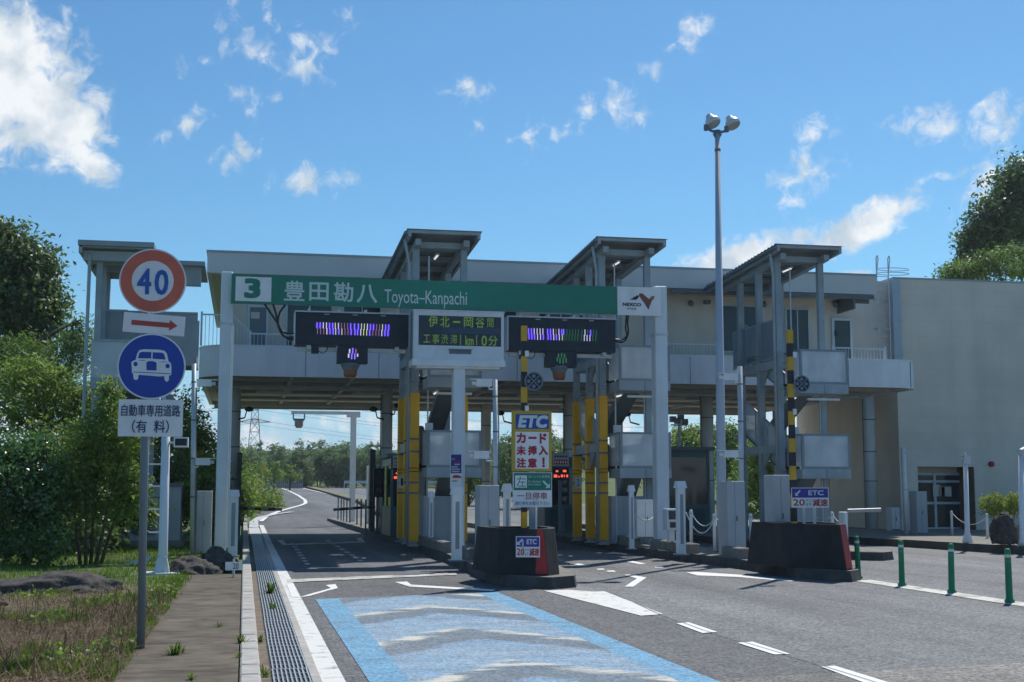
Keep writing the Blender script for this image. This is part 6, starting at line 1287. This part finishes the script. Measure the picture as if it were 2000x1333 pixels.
# big trees above the office building
bs = gz(1985, 78)
tree('evergreen_tree', 'tall dark tree rising above the office building roof at the right edge', bs, [((0, 0, 0), (bs[0], 78, 10), (bs[0]+.5, 78, 18))],
     [B(1990, 400, 78, 2.2, 2., 2.0), B(1950, 440, 78, 1.6, 1.6, 1.6), B(1930, 490, 78, 1.5, 1.5, 1.4), B(1985, 480, 78, 2.2, 2., 1.8), B(1900, 470, 78, .8, .9, .9, .5), B(2010, 340, 78, 1.6, 1.5, 1.2), B(1975, 350, 78, 1., 1., .8, .5), B(2060, 420, 78, 2.4, 2, 3), B(1895, 520, 78, .9, .9, .7, .5), B(1960, 410, 77, 1.8, 1.5, 2.), B(1930, 450, 77.5, 1.3, 1.2, 1.3), B(1985, 440, 76.5, 2.2, 1.5, 2.2)], 19000, .34, LG_DARK, 31, clump=.8, per=26, shell=(.45, 1.22))
bs = gz(1930, 66)
tree('leafy_tree', 'paler green tree just over the office building parapet below the tall dark tree', bs, [((0, 0, 0), (bs[0], 66, 8), (bs[0]+.3, 66, 11))],
     [B(1880, 530, 66, 1.1, 1, .6), B(1930, 520, 66, 1.3, 1.2, .8), B(1985, 510, 66, 1.5, 1.2, 1.0), B(1855, 545, 66, .7, .7, .45, .5), B(2050, 520, 66, 1.5, 1.2, 1.2), B(1930, 575, 66, 2.4, 1.4, .9)], 9000, .24, LG_MID, 33, clump=.6, per=24, asp=.35)
bs = gz(1958, 38.6); bs = (bs[0], bs[1], .22)
tree('round_bush', 'clipped yellow-green bush on thin stems behind the standing stone', bs, [((-.3, 0, 0), (bs[0]-.4, 38.6, 1.0)), ((0, 0, 0), (bs[0], 38.7, 1.0)), ((.3, 0, 0), (bs[0]+.4, 38.6, 1.0)), ((.5, 0, 0), (bs[0]+.6, 38.6, 1.))],
     [B(1935, 985, 38.6, .36, .4, .28), B(1962, 978, 38.6, .42, .4, .30), B(1990, 982, 38.6, .40, .4, .30), B(1955, 998, 38.5, .6, .45, .22), B(2010, 990, 38.6, .4, .4, .3)], 6500, .07, LG_YEL, 35, 'bush', trunk_r=.025, clump=.16, per=18)
# far wood: copies of three trees
wood = []
for s in range(3):
    r = random.Random(90+s); q = []
    for k in range(9): q.append(((r.uniform(-1.7, 1.7), r.uniform(-1.2, 1.2), r.uniform(1.2, 6.4)), (r.uniform(.9, 1.5), 1.2, r.uniform(.8, 1.4)), 1.))
    q.append(((0, 0, 7.2), (.7, .7, .9), .5))
    t = tree('wood_tree', '', (0, 0, 0), [((0, 0, 0), (0, 0, 4.), (0, 0, 7))], q, 3400, .42, LG_FAR, 200+s, clump=.75, per=20, asp=.6); wood.append(t)
r = random.Random(4); first = [True]*3; i = 0
for row, (Y, n_, p0, p1) in enumerate(((205, 34, 440, 1180), (222, 30, 430, 1180), (240, 26, 425, 1200), (150, 12, 1290, 1640), (170, 10, 1280, 1660), (135, 10, 880, 1130))):
    for k in range(n_):
        px = p0+(p1-p0)*(k+r.uniform(-.3, .3))/n_; y = Y+r.uniform(-6, 6); x = at(px, 950, y).x; j = i % 3; i += 1
        t = wood[j] if first[j] else copy_tree(wood[j]); first[j] = False
        s = r.uniform(.6, .88)*(1.0 if row < 3 else .85)*(1+.09*row if row < 3 else 1); t.location = (x, y, terr(x, y)-.3); t.scale = (s*1.15, s*1.15, s); t.rotation_euler = (0, 0, r.uniform(0, 6.28))
        t['label'] = 'tree in the continuous wood beyond the far end of the road'; t['category'] = 'tree'; t['group'] = 'trees of the far wood'
# distant hill
m = MB(); hv = []; nxh, nyh = 60, 14
for j in range(nyh):
    for k in range(nxh):
        x = -260+k*22; y = 760+j*26; w = math.exp(-((x-30)/190)**2)*26+math.exp(-((x-420)/260)**2)*20+math.exp(-((x+170)/90)**2)*14
        hv.append((x, y, 2+w*math.sin(min(1, j/(nyh-1)*1.0)*math.pi)*(.85+.3*mnoise.noise(Vector((x*.02, y*.02, 0))))+4*abs(mnoise.noise(Vector((x*.09, y*.09, 3))))))
m.add(hv, [(j*nxh+k, j*nxh+k+1, (j+1)*nxh+k+1, (j+1)*nxh+k) for j in range(nyh-1) for k in range(nxh-1)])
struct(m.build('hill', mat('hill_wood', (.045, .085, .055), .9, .5, .06, bump=.0), smooth=True))

# ------------------------------------------------------------------ grass, dry stalks, weeds
r = random.Random(11)
gm = leafmat('grass_blade', (.06, .10, .015), (.19, .27, .045), .6, .4, .2); dm = leafmat('dry_stalk', (.045, .032, .021), (.31, .215, .135), .8, .1, .1)
def blades(n, fx, h, w):
    mb = MB()
    for _ in range(n):
        x, y = fx(); z = terr(x, y); a = r.uniform(0, 6.28); hh = h*r.uniform(.4, 1.3); ww = w*r.uniform(.6, 1.3); lx, ly = r.gauss(0, .45)*hh, r.gauss(0, .45)*hh
        dx, dy = math.cos(a)*ww, math.sin(a)*ww; i = len(mb.v)
        mb.v += [(x-dx, y-dy, z-.01), (x+dx, y+dy, z-.01), (x+lx*.5+dx*.7, y+ly*.5+dy*.7, z+hh*.6), (x+lx*.5-dx*.7, y+ly*.5-dy*.7, z+hh*.6), (x+lx, y+ly, z+hh)]
        mb.f += [(i, i+1, i+2, i+3), (i+3, i+2, i+4)]; mb.m += [0, 0]
    return mb
def fgrass():
    while True:
        y = r.uniform(17, 40); x = r.uniform(-7.5, -.85)
        if r.random() < min(1, max(0, (y-17.5)/5)) and mnoise.noise(Vector((x*.7, y*.35, 1))) > -.35: return x, y
o = blades(17000, fgrass, .11, .006).build('grass', gm); stuff(o); tag(o, 'green grass patch around the boulders and the bare-stemmed shrub', 'grass')
def fedge():
    y = r.uniform(9, 24); return -.95-abs(r.gauss(0, .22))+.1*mnoise.noise(Vector((0, y, 0))), y
o = blades(2600, fedge, .09, .005).build('grass', gm); stuff(o); tag(o, 'short green weeds along the outer pavement edge', 'grass')
mb = MB()
for _ in range(22000):
    y = r.uniform(8.5, 22); x = -.98-abs(r.gauss(0, 1.9))
    if y > 17 and r.random() < (y-17)/5: continue
    z = terr(x, y)+r.uniform(0, .05); a = r.uniform(0, 6.28); L_ = r.uniform(.05, .26); up = abs(r.gauss(0, .22)) if r.random() < .86 else r.uniform(.6, 1.4)
    d = Vector((math.cos(a)*math.cos(up), math.sin(a)*math.cos(up), math.sin(up)))*L_; s_ = Vector((-math.sin(a), math.cos(a), .2)).normalized()*r.uniform(.0022, .006); i = len(mb.v); p = Vector((x, y, z))
    mb.v += [tuple(p-s_), tuple(p+s_), tuple(p+d+s_*.5), tuple(p+d-s_*.5)]; mb.f.append((i, i+1, i+2, i+3)); mb.m.append(0)
def fclump():
    while True:
        x, y = -1.0-abs(r.gauss(0, 1.6)), r.uniform(9, 21)
        if mnoise.noise(Vector((x*1.3, y*.8, 7))) > .18: return x, y
wb = blades(4200, fclump, .10, .007); w0_ = wb.build('grass', gm); stuff(w0_); tag(w0_, 'sparse green blades poking through the mat of brown stalks', 'grass')
p = gr(250, 1108, .1); sh_ = MB(); sh_.add([(p.x-.35, p.y-.1, .08), (p.x+.4, p.y+.25, .22), (p.x+.42, p.y+.5, .3), (p.x-.1, p.y+.3, .16), (p.x-.35, p.y-.1, .07), (p.x+.4, p.y+.25, .21), (p.x+.42, p.y+.5, .29), (p.x-.1, p.y+.3, .15)], [(0, 1, 2, 3), (7, 6, 5, 4), (0, 4, 5, 1), (1, 5, 6, 2), (2, 6, 7, 3), (3, 7, 4, 0)])
tag(sh_.build('plastic_sheet', mat('pale_green_sheet', (.50, .60, .52), .3, .1), None, p), 'pale greenish translucent sheet lying in the grass left of the flanged pole', 'sheet')
o = mb.build('dry_stalks', dm); stuff(o); tag(o, 'mat of cut brown stalks covering the verge left of the pavement', 'dry stalks')
mb2 = MB(); fo = foliage(r, [((-1.6-1.1*k % 2.6, 12.5+1.27*k, terr(-2, 12.5+1.27*k)+.02), (.34, .4, .05), 1.) for k in range(8)]+[((-1.25, 13.4, .1), (.22, .3, .05), .8), ((-1.2, 17.5, .1), (.25, .6, .06), 1.), ((-1.15, 20.5, .12), (.25, .8, .08), 1.2)], 3600, .05, 1, clump=.12, per=12, asp=.7) if False else None
fo = foliage(r, [((-1.5-(1.1*k) % 2.6, 12.5+1.2*k, terr(-2, 12.5+1.2*k)+.03), (.34, .4, .05), 1.) for k in range(8)]+[((-1.25, 13.4, .12), (.22, .3, .05), .8), ((-1.2, 17.5, .12), (.25, .6, .06), 1.), ((-1.15, 20.5, .14), (.25, .8, .08), 1.2)], 3800, .05, clump=.12, per=12, asp=.7)
fo_ = fo.build('ground_weeds', LG_LIGHT); stuff(fo_); tag(fo_, 'patches of small broad-leaved weeds on the brown verge', 'weeds')
def weed(px, py, s, label, z=.0, n=26):
    p = gr(px, py, z); m = MB()
    for _ in range(n):
        a = r.uniform(0, 6.28); L_ = s*r.uniform(.5, 1.2); up = r.uniform(.5, 1.4); d = Vector((math.cos(a)*math.cos(up), math.sin(a)*math.cos(up), math.sin(up)))*L_; sd = Vector((-math.sin(a), math.cos(a), 0))*s*.05; i = len(m.v)
        b = p+Vector((r.gauss(0, s*.12), r.gauss(0, s*.12), 0)); m.v += [tuple(b-sd), tuple(b+sd), tuple(b+d*.6+sd), tuple(b+d*.6-sd), tuple(b+d-Vector((0, 0, L_*.15)))]; m.f += [(i, i+1, i+2, i+3), (i+3, i+2, i+4)]; m.m += [0, 0]
    tag(m.build('weed', gm, None, p), label, 'weed')
weed(470, 1258, .12, 'bright weed tuft growing on the inner edge of the kerb', .13); weed(466, 1286, .08, 'small weed just below the bright tuft by the kerb', .13); weed(343, 1283, .17, 'feathery weed at the sign pole side of the pavement', .12, 40); weed(428, 1225, .1, 'thin grass tuft alone in the middle of the pavement', .14, 12)
weed(528, 1160, .24, 'tall weed growing up through the drain grating', .01, 40); weed(533, 1190, .16, 'smaller weed in the grating nearer the camera', .01, 20); weed(508, 1255, .1, 'little weed in the dirt strip beside the kerb', .01); weed(517, 1320, .12, 'weed in the dirt strip at the bottom of the photo', .01); weed(375, 1330, .1, 'weed on the pavement at the bottom edge', .13, 18)

# ------------------------------------------------------------------ far things
Y = 470; t = thing('power_pylon', 'red and white lattice pylon far off through the gate', 'pylon', (at(496, 900, Y).x, Y, 4.)); cx = t.location.x; zt = at(497, 790, Y).z+7; zb_ = 4.
m = MB(); lev = [0, .2, .38, .52, .64, .74, .82, .9, 1.]; hw = lambda f: 2.6*(1-f)**1.1+.5
for i in range(len(lev)-1):
    f0, f1 = lev[i], lev[i+1]; z0, z1 = zb_+(zt-zb_)*f0, zb_+(zt-zb_)*f1; a, b = hw(f0), hw(f1); mi = i % 2
    for sx, sy_ in ((-1, -1), (1, -1), (1, 1), (-1, 1)):
        m.tube([(cx+a*sx, Y+a*sy_, z0), (cx+b*sx, Y+b*sy_, z1)], .16, 5, mi)
    for s in (-1, 1): m.tube([(cx-a*s, Y-a, z0), (cx+b*s, Y-b, z1)], .1, 4, mi); m.tube([(cx-b, Y-b*s, z1), (cx+b, Y-b*s, z1)], .1, 4, mi)
m.build('lattice', [mat('pylon_white', (.55, .55, .55)), mat('pylon_red', (.45, .10, .07))], t); m = MB()
arms = []
for f, w in ((.62, 5.6), (.77, 5.), (.91, 4.2)):
    z = zb_+(zt-zb_)*f; m.tube([(cx-w, Y, z), (cx, Y, z+1.2), (cx+w, Y, z)], .16, 5); m.tube([(cx-w, Y, z), (cx+w, Y, z)], .12, 5); arms += [(cx-w, z), (cx+w, z)]
m.build('cross_arm', mat('pylon_red', (.45, .10, .07)), t); m = MB()
for x, z in arms:
    m.tube([(x+(190)*k/10, Y+40*k/10, z-(13*k/10+9*4*(k/10)*(1-k/10))*.55) for k in range(11)], .055, 4); m.tube([(x-(120)*k/8, Y-20*k/8, z-(2*k/8+7*4*(k/8)*(1-k/8))*.4) for k in range(9)], .055, 4)
m.build('power_line', mat('power_line_grey', (.25, .27, .30)), t)
a, b = at(672, 946, 192), at(1010, 944, 198); t = thing('guardrail', 'long pale guardrail at the end of the far road', 'guardrail', (a.x, a.y, zr(192)-.05)); m = MB()
m.box(a.x, b.x+14, 192, 192.15, zr(192)+.75, zr(192)+1.15); m.build('rail', GALV, t); m = MB(); x = a.x
while x < b.x+14: m.box(x, x+.14, 192.16, 192.3, zr(192)-.3, zr(192)+1.1); x += 4
m.build('posts', GALV, t)
a, b = at(500, 940, 190), at(592, 940, 190); t = thing('mesh_fence', 'grey mesh fence at the crest of the far road', 'fence', (a.x, 190, zr(190))); m = MB(); x = a.x
while x < b.x: m.box(x, x+.06, 190, 190.06, zr(190)-.3, zr(190)+1.5); x += .28
m.build('bars', GALV, t); MB().box(a.x, b.x, 190.07, 190.15, zr(190)+.1, zr(190)+.75).build('wind_panel', mat('fence_panel', (.16, .16, .15), .7, .2), t)
m = MB(); md = [tuple(road_hit(*p))[:2] for p in ((765, 1008), (720, 984), (680, 973), (640, 962), (606, 953))]
strip(m, md, 1.4, .12); struct(m.build('median_strip', mat('median_dry_grass', (.20, .19, .10), .95, .4, 2, bump=.5)))
m = MB(); strip(m, [(x-.7, y) for x, y in md], .25, .16); struct(m.build('kerb', CONCD))
for px, Y in ((828, 118), (893, 122)):
    p = at(px, 915, Y); t = thing('road_sign', 'small green road sign beyond the first island, '+('left of the dark lane post' if px < 850 else 'right of the dark lane post'), 'sign', (p.x, Y, zr(Y))); MB().tube([(p.x, Y, zr(Y)-.2), (p.x, Y, p.z+.5)], .06, 8).build('post', GALV, t); MB().box(p.x-.5, p.x+.5, Y-.05, Y-.0, p.z-.55, p.z+.6).build('board', GREEN, t)
for k in range(5):
    p = road_hit(690+k*5, 961); m = MB(); m.lathe([(.2, .0), (.2, .03)], (0, 0), 12, 1); m.lathe([(.14, .03), (.03, .75)], (0, 0), 12, 0)
    t = thing('traffic_cone', 'orange cone in the short row on the far carriageway', 'traffic cone', (p.x, p.y, zr(p.y)+.01), 'orange cones far beyond the gate'); m.build('cone', [mat('cone_orange', (.55, .14, .04)), BLACK], t, (0, 0, 0))
# yellow marker by the bend
p = at(513, 918, 150); t = thing('marker_post', 'yellow marker above the bend in front of the bright green trees', 'marker', (p.x, 150, zr(150))); MB().box(p.x-.06, p.x+.06, 150, 150.1, zr(150)-.3, p.z+.9).build('post', GALV, t); MB().box(p.x-.3, p.x+.3, 149.9, 149.98, p.z-.35, p.z+.55).build('board', mat('marker_yellow', (.6, .45, .03)), t)
# car beyond the lanes
def car(label, cx, Y):
    t = thing('parked_car', label, 'car', (cx, Y, .01)); W2 = .84
    prof = [(0, .35), (0, .75), (.12, .9), (1.05, 1.02), (1.75, 1.48), (3.1, 1.5), (3.9, 1.08), (4.3, 1.02), (4.4, .6), (4.4, .35)]
    m = MB(); n = len(prof); vs = []
    for s in (-1, 1):
        for y, z in prof: k = 1-.16*max(0, (z-1.0)/.5)-.06*(1 if y in (0, 4.4) else 0); vs.append((cx+s*W2*k, Y+y, z))
    m.add(vs, [tuple(range(n)), tuple(range(2*n-1, n-1, -1))]+[(i, n+i, n+(i+1) % n, (i+1) % n) for i in range(n)]); b = m.build('body', mat('car_white', (.62, .63, .63), .2, .02), t)
    m = MB(); m.add([(cx-.72, Y+1.09, 1.07), (cx+.72, Y+1.09, 1.07), (cx+.62, Y+1.72, 1.475), (cx-.62, Y+1.72, 1.475)], [(0, 1, 2, 3)]); m.v = [(a, b_-.012, c+.012) for a, b_, c in m.v]; sub('windscreen', m, DARKG, b)
    for s in (-1, 1):
        m = MB(); m.box(cx+s*.55-.16, cx+s*.55+.16, Y-.012, Y+.05, .62, .76); m.build('headlight', mat('headlight_glass', (.55, .57, .58), .1, .02), t)
        for y in (.8, 3.5): m = MB(); m.tube([(cx+s*.62, Y+y, .31), (cx+s*.85, Y+y, .31)], .31, 18); w_ = m.build('wheel', RUBBER, t); m = MB(); m.tube([(cx+s*.852, Y+y, .31), (cx+s*.86, Y+y, .31)], .18, 14); sub('rim', m, GALV, w_)
    m = MB(); m.box(cx-.5, cx+.5, Y-.02, Y+.02, .42, .56); m.build('grille', BLACK, t); return t
car('white car with a dark windscreen, glimpsed past the yellow guards', at(828, 968, 54).x, 54.)

# ------------------------------------------------------------------ haze
hz = MB().box(-275, 275, -40, 1880, -1.6, 62)
hm = bpy.data.materials.new('summer_haze'); hm.use_nodes = True; t_ = hm.node_tree; t_.nodes.clear()
ho = t_.nodes.new('ShaderNodeOutputMaterial'); hv_ = t_.nodes.new('ShaderNodeVolumePrincipled'); hv_.inputs['Density'].default_value = .00026; hv_.inputs['Color'].default_value = (.88, .93, 1, 1); hv_.inputs['Anisotropy'].default_value = .3
t_.links.new(hv_.outputs[0], ho.inputs['Volume']); stuff(hz.build('haze', hm))
